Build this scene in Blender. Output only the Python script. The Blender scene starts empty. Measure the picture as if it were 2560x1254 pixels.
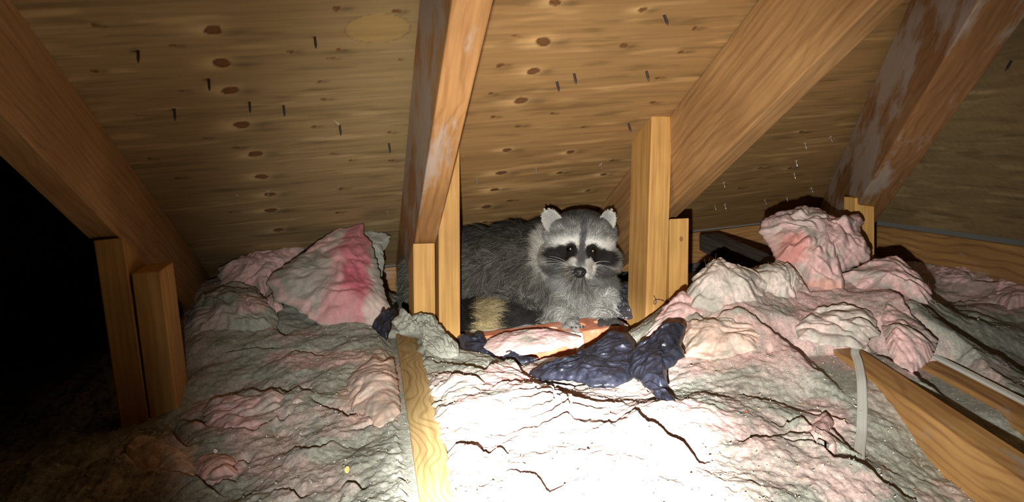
import bpy, bmesh, math, random
import numpy as np
from mathutils import Matrix, Vector

random.seed(7)
rng = np.random.default_rng(11)
scn = bpy.context.scene
col = scn.collection

# ------------------------------------------------------------------ camera
FPX, CX, CY, CZ = 1850.0, 1280.0, 627.0, 0.475
def nz(v):
    v = np.array(v, float)
    return v / np.linalg.norm(v)
SL = math.radians(26.57)                       # roof pitch
_X = nz((8207, 934, 1850)); _d = nz((-345, -633, 1850)); _d = nz(_d - _X * (_d @ _X))
_n = np.cross(_d, _X)
if _n[1] < 0: _n = -_n
_Y = math.cos(SL) * _d + math.sin(SL) * _n; _Z = -math.sin(SL) * _d + math.cos(SL) * _n
_M = np.array([_X, _Y, _Z])
R, U, F = _M[:, 0], _M[:, 1], _M[:, 2]          # camera right / up / forward in the attic's own axes
C = np.array([0, 0, CZ])
cam_d = bpy.data.cameras.new('camera'); cam = bpy.data.objects.new('camera', cam_d); col.objects.link(cam)
cam_d.sensor_width = 36.0; cam_d.lens = FPX / 2560 * 36; cam_d.clip_start = 0.01
cam.matrix_world = Matrix(((R[0], U[0], -F[0], C[0]), (R[1], U[1], -F[1], C[1]), (R[2], U[2], -F[2], C[2]), (0, 0, 0, 1)))
scn.camera = cam

def ray(x, y): return F + R * (x - CX) / FPX - U * (y - CY) / FPX
def at(x, y, d): return C + ray(x, y) * d
def pl(x, y, n, q):
    r = ray(x, y); return C + r * (np.dot(n, np.array(q) - C) / np.dot(n, r))
def px(P):
    P = np.asarray(P, float) - C; d = P @ F
    return CX + FPX * (P @ R) / d, CY - FPX * (P @ U) / d, d
EX, EY, EZ = np.eye(3)

# ------------------------------------------------------------------ light and exposure
w = bpy.data.worlds.new('world'); scn.world = w; w.use_nodes = True
w.node_tree.nodes['Background'].inputs[0].default_value = (0, 0, 0, 1)
w.node_tree.nodes['Background'].inputs[1].default_value = 0.0
scn.view_settings.view_transform = 'Standard'; scn.view_settings.look = 'None'
scn.view_settings.gamma = 1; scn.view_settings.use_curve_mapping = False
scn.view_settings.exposure = 0.0
LPOS = C - R * 0.024 - U * 0.064                # a hand torch held just under the lens
def spot(name, tx, ty, power, deg, blend, size, colour):
    l = bpy.data.lights.new(name, 'SPOT'); l.energy = power; l.spot_size = math.radians(deg); l.spot_blend = blend
    l.shadow_soft_size = size; l.color = colour
    o = bpy.data.objects.new(name, l); col.objects.link(o); o.location = LPOS
    dv = Vector(at(tx, ty, 1.0) - LPOS); o.rotation_euler = dv.to_track_quat('-Z', 'Y').to_euler()
    return o
spot('torch_spill_offscreen', 1550, 810, 76, 71, 1.0, 0.006, (1.0, 0.985, 0.93))
spot('torch_beam_offscreen', 1420, 1210, 360, 30, 1.0, 0.006, (1.0, 0.985, 0.97))

# ------------------------------------------------------------------ noise (numpy)
def _hash(ix, iy, iz, seed):
    h = (ix.astype(np.int64) * 374761393 + iy.astype(np.int64) * 668265263 + iz.astype(np.int64) * 1274126177 + seed * 1013904223) & 0xffffffff
    h = ((h ^ (h >> 13)) * 1274126177) & 0xffffffff
    h = ((h ^ (h >> 16)) * 2246822519) & 0xffffffff
    return (h ^ (h >> 15)) & 0xffff
_G = nz_ = None
_G = rng.normal(size=(256, 3)); _G /= np.linalg.norm(_G, axis=1)[:, None]
def noise(p, scale=1.0, seed=0):
    p = np.asarray(p, float) * scale
    if p.shape[1] == 2: p = np.concatenate([p, np.zeros((len(p), 1)) + 0.37], 1)
    i = np.floor(p).astype(np.int64); fr = p - i
    u = fr * fr * fr * (fr * (fr * 6 - 15) + 10)
    out = np.zeros(len(p))
    for dx in (0, 1):
        wx = u[:, 0] if dx else 1 - u[:, 0]
        for dy in (0, 1):
            wy = u[:, 1] if dy else 1 - u[:, 1]
            for dz in (0, 1):
                wz = u[:, 2] if dz else 1 - u[:, 2]
                g = _G[_hash(i[:, 0] + dx, i[:, 1] + dy, i[:, 2] + dz, seed) & 255]
                out += wx * wy * wz * (g[:, 0] * (fr[:, 0] - dx) + g[:, 1] * (fr[:, 1] - dy) + g[:, 2] * (fr[:, 2] - dz))
    return out * 1.6
def fbm(p, scale, octv=4, seed=0, gain=0.5, billow=False):
    t = 0; a = 1.0
    for k in range(octv):
        v = noise(p, scale * 2.03 ** k, seed + k * 17)
        t = t + a * ((np.abs(v) * 2 - 0.5) if billow else v); a *= gain
    return t
def sstep(a, b, x):
    t = np.clip((x - a) / (b - a), 0, 1); return t * t * (3 - 2 * t)

def fibre(p, freq, seed):
    q = np.asarray(p, float)
    if q.shape[1] == 2: q = np.concatenate([q, np.zeros((len(q), 1))], 1)
    q = q + 0.018 * np.stack([noise(q, 24, seed), noise(q, 24, seed + 1), noise(q, 24, seed + 2)], 1)
    return 0.75 * fbm(q, freq, 3, seed + 3, 0.5) + 0.45 * (0.35 - np.abs(noise(q, freq * 0.8, seed + 9))) + 0.2 * (0.3 - np.abs(noise(q, freq * 2.3, seed + 11)))
def folds(p, freq, seed):
    q = np.asarray(p, float); dv = nz(np.random.default_rng(seed).normal(size=3) * [1, 1, .4])
    q = q + 0.028 * np.stack([noise(q, 15, seed), noise(q, 15, seed + 1), noise(q, 15, seed + 2)], 1)
    q = q - 0.62 * (q @ dv)[:, None] * dv
    return (np.abs(noise(q, freq, seed + 4)) - 0.2) * 1.6 + 0.5 * (np.abs(noise(q, freq * 2.1, seed + 5)) - 0.2) * 1.6
# ------------------------------------------------------------------ object helpers
def tag(o, label=None, cat=None, group=None, kind=None):
    if label: o['label'] = label
    if cat: o['category'] = cat
    if group: o['group'] = group
    if kind: o['kind'] = kind
    return o
def link(name, me, mat=None, parent=None):
    o = bpy.data.objects.new(name, me); col.objects.link(o)
    if mat is not None and me is not None and not me.materials: me.materials.append(mat)
    if parent is not None: o.parent = parent
    return o
def empty(name, loc):
    o = bpy.data.objects.new(name, None); o.empty_display_size = 0.05; col.objects.link(o); o.location = loc
    return o
def to_parent(o, parent):                        # keep the world place of an object whose data is in world axes
    o.parent = parent
    o.matrix_parent_inverse = Matrix.Translation(-Vector(parent.location))
    return o
def mesh_np(name, V, Fc, smooth=True, colr=None):
    V = np.ascontiguousarray(V, dtype=np.float32); Fc = np.ascontiguousarray(Fc, dtype=np.int32)
    me = bpy.data.meshes.new(name)
    me.vertices.add(len(V)); me.vertices.foreach_set('co', V.ravel())
    n = Fc.shape[1]
    me.loops.add(Fc.size); me.loops.foreach_set('vertex_index', Fc.ravel())
    me.polygons.add(len(Fc)); me.polygons.foreach_set('loop_start', np.arange(0, Fc.size, n, dtype=np.int32))
    try: me.polygons.foreach_set('loop_total', np.full(len(Fc), n, dtype=np.int32))
    except Exception: pass
    me.update(calc_edges=True)
    if smooth: me.polygons.foreach_set('use_smooth', np.ones(len(Fc), dtype=bool))
    if colr is not None:
        a = me.color_attributes.new('tint', 'FLOAT_COLOR', 'POINT')
        c = np.ones((len(V), 4), np.float32); c[:, :3] = colr
        a.data.foreach_set('color', c.ravel())
    me.validate(); return me
def grid_faces(nr, nc, wrap=False):
    r = np.arange(nr - 1)[:, None]; c = np.arange(nc if wrap else nc - 1)[None, :]
    c2 = (c + 1) % nc
    return np.stack([r * nc + c, r * nc + c2, (r + 1) * nc + c2, (r + 1) * nc + c], -1).reshape(-1, 4)

# ------------------------------------------------------------------ materials
def newmat(name):
    m = bpy.data.materials.new(name); m.use_nodes = True
    nt = m.node_tree; b = nt.nodes['Principled BSDF']
    return m, nt, b
def N(nt, kind, **kw):
    n = nt.nodes.new(kind)
    for k, v in kw.items():
        if k.startswith('i_'): n.inputs[k[2:].replace('_', ' ')].default_value = v
        else: setattr(n, k, v)
    return n
def ramp(nt, pts):
    r = nt.nodes.new('ShaderNodeValToRGB'); e = r.color_ramp.elements
    while len(e) < len(pts): e.new(0.5)
    for k, (p, c) in enumerate(pts):
        e[k].position = p; e[k].color = (*c, 1)
    return r
def mixc(nt, fac, a, b, mode='MIX'):
    m = nt.nodes.new('ShaderNodeMix'); m.data_type = 'RGBA'; m.blend_type = mode
    for s, v in ((0, fac), (6, a), (7, b)):
        if isinstance(v, (int, float)): m.inputs[s].default_value = v
        elif isinstance(v, tuple): m.inputs[s].default_value = (*v, 1)
        else: nt.links.new(v, m.inputs[s])
    return m.outputs[2]
def plain(name, c, rough=0.6, metal=0.0, spec=0.5):
    m, nt, b = newmat(name); b.inputs['Base Color'].default_value = (*c, 1); b.inputs['Roughness'].default_value = rough
    b.inputs['Metallic'].default_value = metal; b.inputs['Specular IOR Level'].default_value = spec
    return m
def wood(name, light, dark, stain=0.0, stain_c=(0.42, 0.40, 0.38), rough=0.62, ring=1.0):
    m, nt, b = newmat(name); L = nt.links
    tc = N(nt, 'ShaderNodeTexCoord'); oi = N(nt, 'ShaderNodeObjectInfo')
    add = N(nt, 'ShaderNodeVectorMath', operation='MULTIPLY_ADD'); add.inputs[1].default_value = (1, 1, 1)
    L.new(tc.outputs['Object'], add.inputs[0])
    sc = N(nt, 'ShaderNodeVectorMath', operation='SCALE'); sc.inputs[0].default_value = (3.1, 0.05, 0.07)
    L.new(oi.outputs['Random'], sc.inputs['Scale']); L.new(sc.outputs[0], add.inputs[2])
    # growth rings: distance from a pith line just outside the board, wobbling along the length
    mp = N(nt, 'ShaderNodeMapping'); mp.inputs['Scale'].default_value = (0.55, 1, 1); L.new(add.outputs[0], mp.inputs[0])
    nw = N(nt, 'ShaderNodeTexNoise'); nw.inputs['Scale'].default_value = 9; nw.inputs['Detail'].default_value = 2; L.new(mp.outputs[0], nw.inputs['Vector'])
    wv = N(nt, 'ShaderNodeTexWave', wave_type='RINGS', rings_direction='X', wave_profile='SIN')
    wv.inputs['Scale'].default_value = 26 * ring; wv.inputs['Distortion'].default_value = 0
    mp2 = N(nt, 'ShaderNodeMapping'); mp2.inputs['Scale'].default_value = (0.12, 1, 1); mp2.inputs['Location'].default_value = (0, 0.02, 0.03)
    L.new(add.outputs[0], mp2.inputs[0])
    of = N(nt, 'ShaderNodeVectorMath', operation='MULTIPLY_ADD'); L.new(nw.outputs['Color'], of.inputs[0]); of.inputs[1].default_value = (0.04, 0.055, 0.055)
    L.new(mp2.outputs[0], of.inputs[2]); L.new(of.outputs[0], wv.inputs['Vector'])
    mp3 = N(nt, 'ShaderNodeMapping'); mp3.inputs['Scale'].default_value = (6, 170, 170); L.new(add.outputs[0], mp3.inputs[0])
    nf = N(nt, 'ShaderNodeTexNoise'); nf.inputs['Scale'].default_value = 1; nf.inputs['Detail'].default_value = 3; L.new(mp3.outputs[0], nf.inputs['Vector'])
    r1 = ramp(nt, [(0.0, light), (0.62, light), (1.0, dark)]); L.new(wv.outputs['Fac'], r1.inputs[0])
    base = mixc(nt, 0.6, light, r1.outputs[0])
    r2 = ramp(nt, [(0.3, (0.78, 0.74, 0.70)), (0.7, (1.12, 1.1, 1.08))]); L.new(nf.outputs['Fac'], r2.inputs[0])
    c = mixc(nt, 1.0, base, r2.outputs[0], 'MULTIPLY')
    nl = N(nt, 'ShaderNodeTexNoise'); nl.inputs['Scale'].default_value = 7; nl.inputs['Detail'].default_value = 4; L.new(add.outputs[0], nl.inputs['Vector'])
    r3 = ramp(nt, [(0.3, (0.80, 0.76, 0.74)), (0.7, (1.1, 1.1, 1.1))]); L.new(nl.outputs['Fac'], r3.inputs[0])
    c = mixc(nt, 1.0, c, r3.outputs[0], 'MULTIPLY')
    if stain > 0:
        mp4 = N(nt, 'ShaderNodeMapping'); mp4.inputs['Scale'].default_value = (4.0, 15, 11); mp4.inputs['Rotation'].default_value = (0, 0.35, 0)
        L.new(add.outputs[0], mp4.inputs[0])
        ns = N(nt, 'ShaderNodeTexNoise'); ns.inputs['Scale'].default_value = 1; ns.inputs['Detail'].default_value = 5; ns.inputs['Roughness'].default_value = 0.62
        L.new(mp4.outputs[0], ns.inputs['Vector'])
        r4 = ramp(nt, [(0.60 - stain * 0.16, (0, 0, 0)), (0.68 - stain * 0.16, (0.85, 0.85, 0.85))]); L.new(ns.outputs['Fac'], r4.inputs[0])
        mm = nt.nodes.new('ShaderNodeMath'); mm.operation = 'MULTIPLY'; mm.inputs[1].default_value = 0.75; L.new(r4.outputs[0], mm.inputs[0])
        c = mixc(nt, mm.outputs[0], c, stain_c)
    L.new(c, b.inputs['Base Color']); b.inputs['Roughness'].default_value = rough; b.inputs['Specular IOR Level'].default_value = 0.25
    bp = N(nt, 'ShaderNodeBump'); bp.inputs['Strength'].default_value = 0.18; bp.inputs['Distance'].default_value = 0.002
    L.new(nf.outputs['Fac'], bp.inputs['Height']); L.new(bp.outputs[0], b.inputs['Normal'])
    return m
M_post = wood('wood_post', (0.60, 0.35, 0.112), (0.53, 0.285, 0.085), ring=0.6)
M_raft = wood('wood_rafter', (0.43, 0.25, 0.105), (0.34, 0.185, 0.07))
M_raft_s = wood('wood_rafter_stained', (0.47, 0.255, 0.10), (0.36, 0.18, 0.065), stain=0.75, stain_c=(0.46, 0.41, 0.37))
M_hip = wood('wood_hip', (0.36, 0.19, 0.08), (0.27, 0.13, 0.05), stain=0.8, stain_c=(0.50, 0.45, 0.39))
M_joist = wood('wood_joist', (0.50, 0.37, 0.17), (0.28, 0.17, 0.06), ring=3.6)
M_joist2 = wood('wood_joist_orange', (0.52, 0.30, 0.11), (0.36, 0.17, 0.06), stain=0.2)
M_plate = wood('wood_plate', (0.45, 0.25, 0.09), (0.28, 0.13, 0.05), stain=0.1)
M_old = wood('wood_weathered', (0.12, 0.10, 0.085), (0.06, 0.05, 0.04), rough=0.9)

def tinted(name, rough=1.0, bump=(260, 0.45, 0.002), fine=None, mott=(0.8, 1.15), spec=0.1, scale=60, speck=0.75):
    m, nt, b = newmat(name); L = nt.links
    at_ = N(nt, 'ShaderNodeVertexColor', layer_name='tint'); tc = N(nt, 'ShaderNodeTexCoord')
    n1 = N(nt, 'ShaderNodeTexNoise'); n1.inputs['Scale'].default_value = scale; n1.inputs['Detail'].default_value = 6; n1.inputs['Roughness'].default_value = 0.7
    L.new(tc.outputs['Object'], n1.inputs['Vector'])
    r = ramp(nt, [(0.3, (mott[0],) * 3), (0.7, (mott[1],) * 3)]); L.new(n1.outputs['Fac'], r.inputs[0])
    c = mixc(nt, 1.0, at_.outputs['Color'], r.outputs[0], 'MULTIPLY')
    n3 = N(nt, 'ShaderNodeTexNoise'); n3.inputs['Scale'].default_value = 420; n3.inputs['Detail'].default_value = 3; L.new(tc.outputs['Object'], n3.inputs['Vector'])
    r3 = ramp(nt, [(0.32, (0.62,) * 3), (0.5, (1.0,) * 3), (0.70, (1.5,) * 3)]); L.new(n3.outputs['Fac'], r3.inputs[0])
    c = mixc(nt, speck, c, mixc(nt, 1.0, c, r3.outputs[0], 'MULTIPLY'))
    L.new(c, b.inputs['Base Color']); b.inputs['Roughness'].default_value = rough; b.inputs['Specular IOR Level'].default_value = spec
    n2 = N(nt, 'ShaderNodeTexNoise'); n2.inputs['Scale'].default_value = bump[0]; n2.inputs['Detail'].default_value = 5; n2.inputs['Roughness'].default_value = 0.65
    L.new(tc.outputs['Object'], n2.inputs['Vector'])
    bp = N(nt, 'ShaderNodeBump'); bp.inputs['Strength'].default_value = bump[1]; bp.inputs['Distance'].default_value = bump[2]
    L.new(n2.outputs['Fac'], bp.inputs['Height']); L.new(bp.outputs[0], b.inputs['Normal'])
    return m
M_ins = tinted('loose_fill', speck=0.5)
M_fluff = tinted('insulation_fibre', bump=(180, 0.35, 0.0015), mott=(0.9, 1.08), scale=90, speck=0.18)
def plymat():
    m, nt, b = newmat('plywood'); L = nt.links
    at_ = N(nt, 'ShaderNodeVertexColor', layer_name='tint'); tc = N(nt, 'ShaderNodeTexCoord')
    mp = N(nt, 'ShaderNodeMapping'); mp.inputs['Scale'].default_value = (5, 120, 120); L.new(tc.outputs['Object'], mp.inputs[0])
    n1 = N(nt, 'ShaderNodeTexNoise'); n1.inputs['Scale'].default_value = 1; n1.inputs['Detail'].default_value = 4; L.new(mp.outputs[0], n1.inputs['Vector'])
    r = ramp(nt, [(0.25, (0.86, 0.85, 0.83)), (0.75, (1.1, 1.1, 1.1))]); L.new(n1.outputs['Fac'], r.inputs[0])
    c = mixc(nt, 1.0, at_.outputs['Color'], r.outputs[0], 'MULTIPLY')
    L.new(c, b.inputs['Base Color']); b.inputs['Roughness'].default_value = 0.62; b.inputs['Specular IOR Level'].default_value = 0.2
    bp = N(nt, 'ShaderNodeBump'); bp.inputs['Strength'].default_value = 0.15; bp.inputs['Distance'].default_value = 0.001
    L.new(n1.outputs['Fac'], bp.inputs['Height']); L.new(bp.outputs[0], b.inputs['Normal'])
    return m
M_ply = plymat()
M_drywall = plain('plaster_board', (0.35, 0.33, 0.30), 0.9)
M_metal = plain('nail_steel', (0.10, 0.095, 0.09), 0.45, 0.7)
M_bright = plain('nail_bright', (0.55, 0.53, 0.5), 0.35, 0.8)
M_splint = plain('splinter', (0.62, 0.48, 0.27), 0.8)
M_cable = plain('cable_sheath', (0.66, 0.66, 0.60), 0.55)
M_strip = plain('grey_strip', (0.17, 0.165, 0.15), 0.8)

# ------------------------------------------------------------------ boards
def box_mesh(name, l, wd, h, bev=0.002, mat=None):
    bm = bmesh.new(); bmesh.ops.create_cube(bm, size=1)
    for v in bm.verts: v.co = Vector((v.co.x * l, v.co.y * wd, v.co.z * h))
    if bev: bmesh.ops.bevel(bm, geom=bm.edges[:], offset=bev, segments=2, profile=0.5, affect='EDGES')
    me = bpy.data.meshes.new(name); bm.to_mesh(me); bm.free()
    if mat: me.materials.append(mat)
    return me
def board(name, label, cat, p0, p1, up, wd, h, mat, group=None, bev=0.002, kind=None):
    p0 = np.array(p0, float); p1 = np.array(p1, float)
    x = nz(p1 - p0); z = np.array(up, float); z = nz(z - x * (z @ x)); y = np.cross(z, x)
    o = link(name, box_mesh(name, np.linalg.norm(p1 - p0), wd, h, bev, mat)); c = (p0 + p1) / 2
    o.matrix_world = Matrix(((x[0], y[0], z[0], c[0]), (x[1], y[1], z[1], c[1]), (x[2], y[2], z[2], c[2]), (0, 0, 0, 1)))
    return tag(o, label, cat, group, kind)
Z_UND, Z_PLY = 0.9383, 1.0948                    # rafter underside / sheathing height at Y = 0
def zply(Y): return Z_PLY - 0.5 * Y
def zund(Y): return Z_UND - 0.5 * Y
HB = 0.0                                          # hip
def hipx(Y): return 0.863 + 0.53 * (Y - 0.948)
def zr(X): return 0.6208 - 0.943 * (X - 0.863)
NRM = np.array([0, math.sin(SL), math.cos(SL)])

# ------------------------------------------------------------------ roof sheathing (each sheet a part of the ceiling)
ceil = empty('ceiling', (0, 1.0, 0.6)); ceil['kind'] = 'structure'
KNOTS = [(532,76,23),(556,158,21),(574,225,20),(605,312,20),(641,385,18),(656,441,16),(675,486,14),(677,526,15),(696,574,14),
 (233,62,9),(429,116,9),(235,177,8),(451,226,7),(347,290,7),(845,20,10),(988,29,9),(730,128,8),(847,125,8),(822,145,5),(836,146,5),(799,206,6),
 (811,249,7),(783,318,6),(829,384,6),(876,401,6),(995,148,5),(974,332,7),(976,402,8),(852,472,7),(512,344,6),(376,398,6),(445,445,7),(579,530,6),(845,531,6),(591,369,8),
 (1390,6,16),(1607,24,12),(1359,105,20),(1333,178,15),(1302,252,18),(1559,114,10),(1704,130,9),(1740,70,8),(1284,92,5),(1252,163,8),(1228,235,7),(1231,292,7),
 (1296,315,8),(1268,375,12),(1252,432,14),(1426,380,10),(1399,431,9),(1510,436,8),(1532,401,6),(1235,474,12),(1470,476,8),(1217,517,13),(1276,501,7),(1643,194,7),
 (1630,256,8),(1455,318,5),(1382,284,4),(1213,555,8),(1890,300,8),(1900,420,7),(2000,330,8),(1975,420,7),(1850,470,6)]
KN = []
for (kx, ky, kr) in KNOTS:
    p = pl(kx, ky, NRM, (0, 0, Z_PLY)); d = (p - C) @ F
    KN.append((p[0], p[1] / math.cos(SL), kr * d / FPX))
_pp = pl(945, 72, NRM, (0, 0, Z_PLY)); PATCH_UV = (_pp[0], _pp[1] / math.cos(SL), 0.040, 0.030)
def sheet_paint(P, u, v, tone, knots=True, seed=0):
    uv = np.stack([u, v], 1)
    big = fbm(uv * [1.2, 5.0], 3.0, 3, 5 + seed); streak = fbm(uv * [1.0, 22.0], 4.0, 3, 31 + seed); fine = noise(uv * [1.0, 60.0], 6.0, 77 + seed)
    c = np.array(tone)[None, :] * (1 + 0.17 * big + 0.11 * streak + 0.04 * fine)[:, None]
    dk = sstep(0.3, 0.9, streak + 0.9 * big); c *= (1 - 0.26 * dk)[:, None]
    sm = sstep(0.25, 0.8, fbm(uv * [1.0, 7.0], 7.0, 3, 51 + seed) + 0.4 * noise(uv, 3.0, 52 + seed)); c = c * (1 + 0.30 * sm)[:, None] + np.array([0.035, 0.032, 0.022]) * sm[:, None]
    sd = sstep(0.3, 0.85, fbm(uv * [1.0, 6.0], 9.0, 3, 61 + seed)); c = c * (1 - 0.30 * sd)[:, None]
    if knots:
        q_ = np.sqrt(((u - PATCH_UV[0]) / PATCH_UV[2]) ** 2 + ((v - PATCH_UV[1]) / PATCH_UV[3]) ** 2); ip = sstep(1.0, 0.97, q_)[:, None]
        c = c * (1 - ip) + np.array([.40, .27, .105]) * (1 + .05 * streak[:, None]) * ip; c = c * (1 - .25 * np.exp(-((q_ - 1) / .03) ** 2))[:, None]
        uw = u + 0.004 * noise(uv, 60, 3); vw = v + 0.003 * noise(uv, 50, 4)
        for k, (ku, kv, kr) in enumerate(KN):
            du = uw - ku; dv = vw - kv
            near = (np.abs(du) < kr * 7) & (np.abs(dv) < kr * 4)
            if not near.any(): continue
            a = du[near]; b_ = dv[near]; cc = c[near]
            rr = np.sqrt((a / kr) ** 2 + (b_ / (kr * 0.85)) ** 2)
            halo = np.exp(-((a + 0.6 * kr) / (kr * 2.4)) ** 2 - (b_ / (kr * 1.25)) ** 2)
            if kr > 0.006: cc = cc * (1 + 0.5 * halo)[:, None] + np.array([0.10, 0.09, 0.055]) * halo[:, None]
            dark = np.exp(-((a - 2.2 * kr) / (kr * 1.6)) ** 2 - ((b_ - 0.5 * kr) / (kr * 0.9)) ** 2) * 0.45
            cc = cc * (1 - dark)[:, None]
            m_ = sstep(1.12, 0.86, rr)
            kc = np.array([0.15, 0.068, 0.024])[None, :] * (1 + 0.5 * sstep(0.55, 0.95, rr) * -1 + 0.3)[:, None]
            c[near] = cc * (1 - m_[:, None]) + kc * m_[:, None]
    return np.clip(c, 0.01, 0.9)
def sheet(x0f, x1f, y0, y1, nx, ny, tone, knots, seed, plane='main'):
    ys = np.linspace(y0, y1, ny); t = np.linspace(0, 1, nx)
    Y = np.repeat(ys, nx); T = np.tile(t, ny)
    X0 = np.array([x0f(y) for y in ys]); X1 = np.array([x1f(y) for y in ys])
    X = np.repeat(X0, nx) * (1 - T) + np.repeat(X1, nx) * T
    Zv = zply(Y) if plane == 'main' else zr(X)
    P = np.stack([X, Y, Zv], 1)
    c = sheet_paint(P, X, Y / math.cos(SL), tone, knots, seed) if plane == 'main' else sheet_paint(P, Y, X / 0.72, tone, False, seed)
    th = NRM * 0.012 if plane == 'main' else nz((0.943, 0, 1)) * 0.012
    # underside plus a coarse upper face and rim, so that the sheet has its thickness
    n0 = len(P); Fc = grid_faces(ny, nx)[:, ::-1]
    ring = np.concatenate([np.arange(nx), np.arange(1, ny) * nx + nx - 1, (ny - 1) * nx + np.arange(nx - 2, -1, -1), np.arange(ny - 2, 0, -1) * nx])
    V2 = P[ring] + th; k = len(ring)
    i = np.arange(k); j = (i + 1) % k
    rim = np.stack([ring[i], ring[j], n0 + j, n0 + i], 1)
    V = np.concatenate([P, V2]); Cc = np.concatenate([c, c[ring]])
    corners = [n0, n0 + nx - 1, n0 + nx - 1 + ny - 1, n0 + nx - 1 + ny - 1 + nx - 1]
    me = mesh_np('plywood_sheet', V, np.concatenate([Fc, rim, np.array([corners])]), False, Cc)
    o = link('plywood_sheet', me, M_ply); to_parent(o, ceil); return o
XC = 0.1375
TL, TR = (0.34, 0.235, 0.11), (0.41, 0.24, 0.095)
s1 = sheet(lambda y: -0.385, lambda y: XC, 0.52, 1.94, 190, 470, TL, True, 0)
s1['label'] = 'yellowish plywood with a column of large oval knots'
s2 = sheet(lambda y: XC + 0.001, lambda y: hipx(y), 0.52, 1.94, 330, 470, TR, True, 40)
s2['label'] = 'orange plywood sheet with small dark knots'
s3 = sheet(lambda y: -0.385, lambda y: XC, -0.45, 0.519, 12, 12, TL, False, 3)
s4 = sheet(lambda y: min(XC + 0.001, hipx(y)-.002), lambda y: hipx(y), -0.45, 0.519, 12, 12, TR, False, 4)
s5 = sheet(lambda y: hipx(y) + 0.002, lambda y: 1.39, -0.45, 1.94, 200, 330, TL, False, 60, 'right')
s5['label'] = 'dull brown plywood sheet of the neighbouring roof slope'

# ------------------------------------------------------------------ rafters
def rafter(xc, label, mat, y0=-0.40, y1=1.86, wd=0.0385):
    yc = 0.07
    a = np.array([xc, y0, zply(y0)]) - NRM * 0.0705; b = np.array([xc, y1, zply(y1)]) - NRM * 0.0705
    return board('rafter', label, 'rafter', a, b, NRM, wd, 0.139, mat, 'rafters under the plywood')
rafter(-0.324, 'brown sloping rafter in the gloom, its foot beside two short posts', M_raft)
rafter(0.1375, 'sloping rafter with white stains on its side, beside the raccoon', M_raft_s)
rafter(0.5995, 'broad clean orange rafter rising from the post right of the raccoon', M_raft)
dh = nz((0.47, 0.88, -0.44)); side = nz((-0.88, 0.47, 0))
def hip_at(t):                                    # centre line of the hip, t metres in Y
    Y = t; X = hipx(t)
    return np.array([X, Y, zply(t)])
uph = np.cross(nz(hip_at(1.0) - hip_at(0.0)), side); uph = uph if uph[2] > 0 else -uph
board('hip_rafter', 'hip rafter streaked with white stains where two roof slopes meet', 'rafter',
      hip_at(-0.35) - uph * 0.098 + side * 0.004, hip_at(1.83) - uph * 0.098 + side * 0.004, uph, 0.058, 0.150, M_hip)

# ------------------------------------------------------------------ posts
def post(p_top, p_bot, label, mat=M_post, wd=0.038, dp=0.088, group='short posts under the rafters', cut=False):
    # p_top / p_bot: middle of the front face (towards the camera)
    off = EY * dp / 2
    p_top = np.array(p_top); p_bot = np.array(p_bot); v_ = nz(p_bot - p_top); p_bot = p_top + v_ * ((p_top[2] - 0.012) / -v_[2])
    o = board('stud_post', label, 'post', np.array(p_bot) + off, np.array(p_top) + off, EY, wd, dp, mat, group)
    if cut:                                       # top sawn to the rafter's slope
        for v in o.data.vertices:
            if v.co.x > 0: v.co.x -= 0.52 * (v.co.z + dp / 2)
    return o
YB = 1.268
def fp(x, y, Y): return pl(x, y, EY, EY * Y)
# pair beside the raccoon
a = fp(1060, 607, YB); b = fp(1062, 800, YB); post(a, b + (b - a) * 0.55, 'short post tucked straight under the white-stained rafter', cut=True)
a = fp(1122, 380, YB); b = fp(1125, 885, YB); post(a + (a - b) * 0.05, b + (b - a) * 0.12, 'tall orange post nailed against the white-stained rafter, hiding the raccoon\'s back')
YD = 1.222
a = fp(1656, 290, YD); b = fp(1638, 850, YD); post(a, b + (b - a) * 0.06, 'tall post standing right of the raccoon with squared top near the plywood', wd=0.040)
a = fp(1699, 545, YD); b = fp(1697, 720, YD); pD = post(a, b + (b - a) * 0.5, 'shorter post with one small knot under the broad orange rafter', cut=True)
bk = bmesh.new(); bmesh.ops.create_cone(bk, cap_ends=True, segments=14, radius1=.0042, radius2=.0038, depth=.0016); mk = bpy.data.meshes.new('knot'); bk.to_mesh(mk); bk.free()
ok = link('knot', mk, plain('knot_wood', (.30, .13, .05), .6)); ok.parent = pD; ok.matrix_parent_inverse = pD.matrix_world.inverted(); ok.matrix_basis = Matrix.Translation(Vector(fp(1703, 597, YD - .0003))) @ Matrix.Rotation(math.pi / 2, 4, 'X') @ Matrix.Diagonal((.8, 1.2, 1, 1))
YL = 1.118
a = fp(270, 596, YL); b = fp(328, 1000, YL); post(a, b + (b - a) * 0.1, 'dim post under the foot of the gloomy brown rafter', cut=True)
a = fp(364, 680, YL); b = fp(401, 968, YL); post(a, b + (b - a) * 0.12, 'dim post alongside the gloomy brown rafter, cut off lower than its neighbour')
a = fp(2163, 492, 1.262); b = fp(2163, 650, 1.262); post(a, b + (b - a) * 0.6, 'pale post end under the hip rafter behind the pink heap', wd=0.044, dp=0.036)

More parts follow.
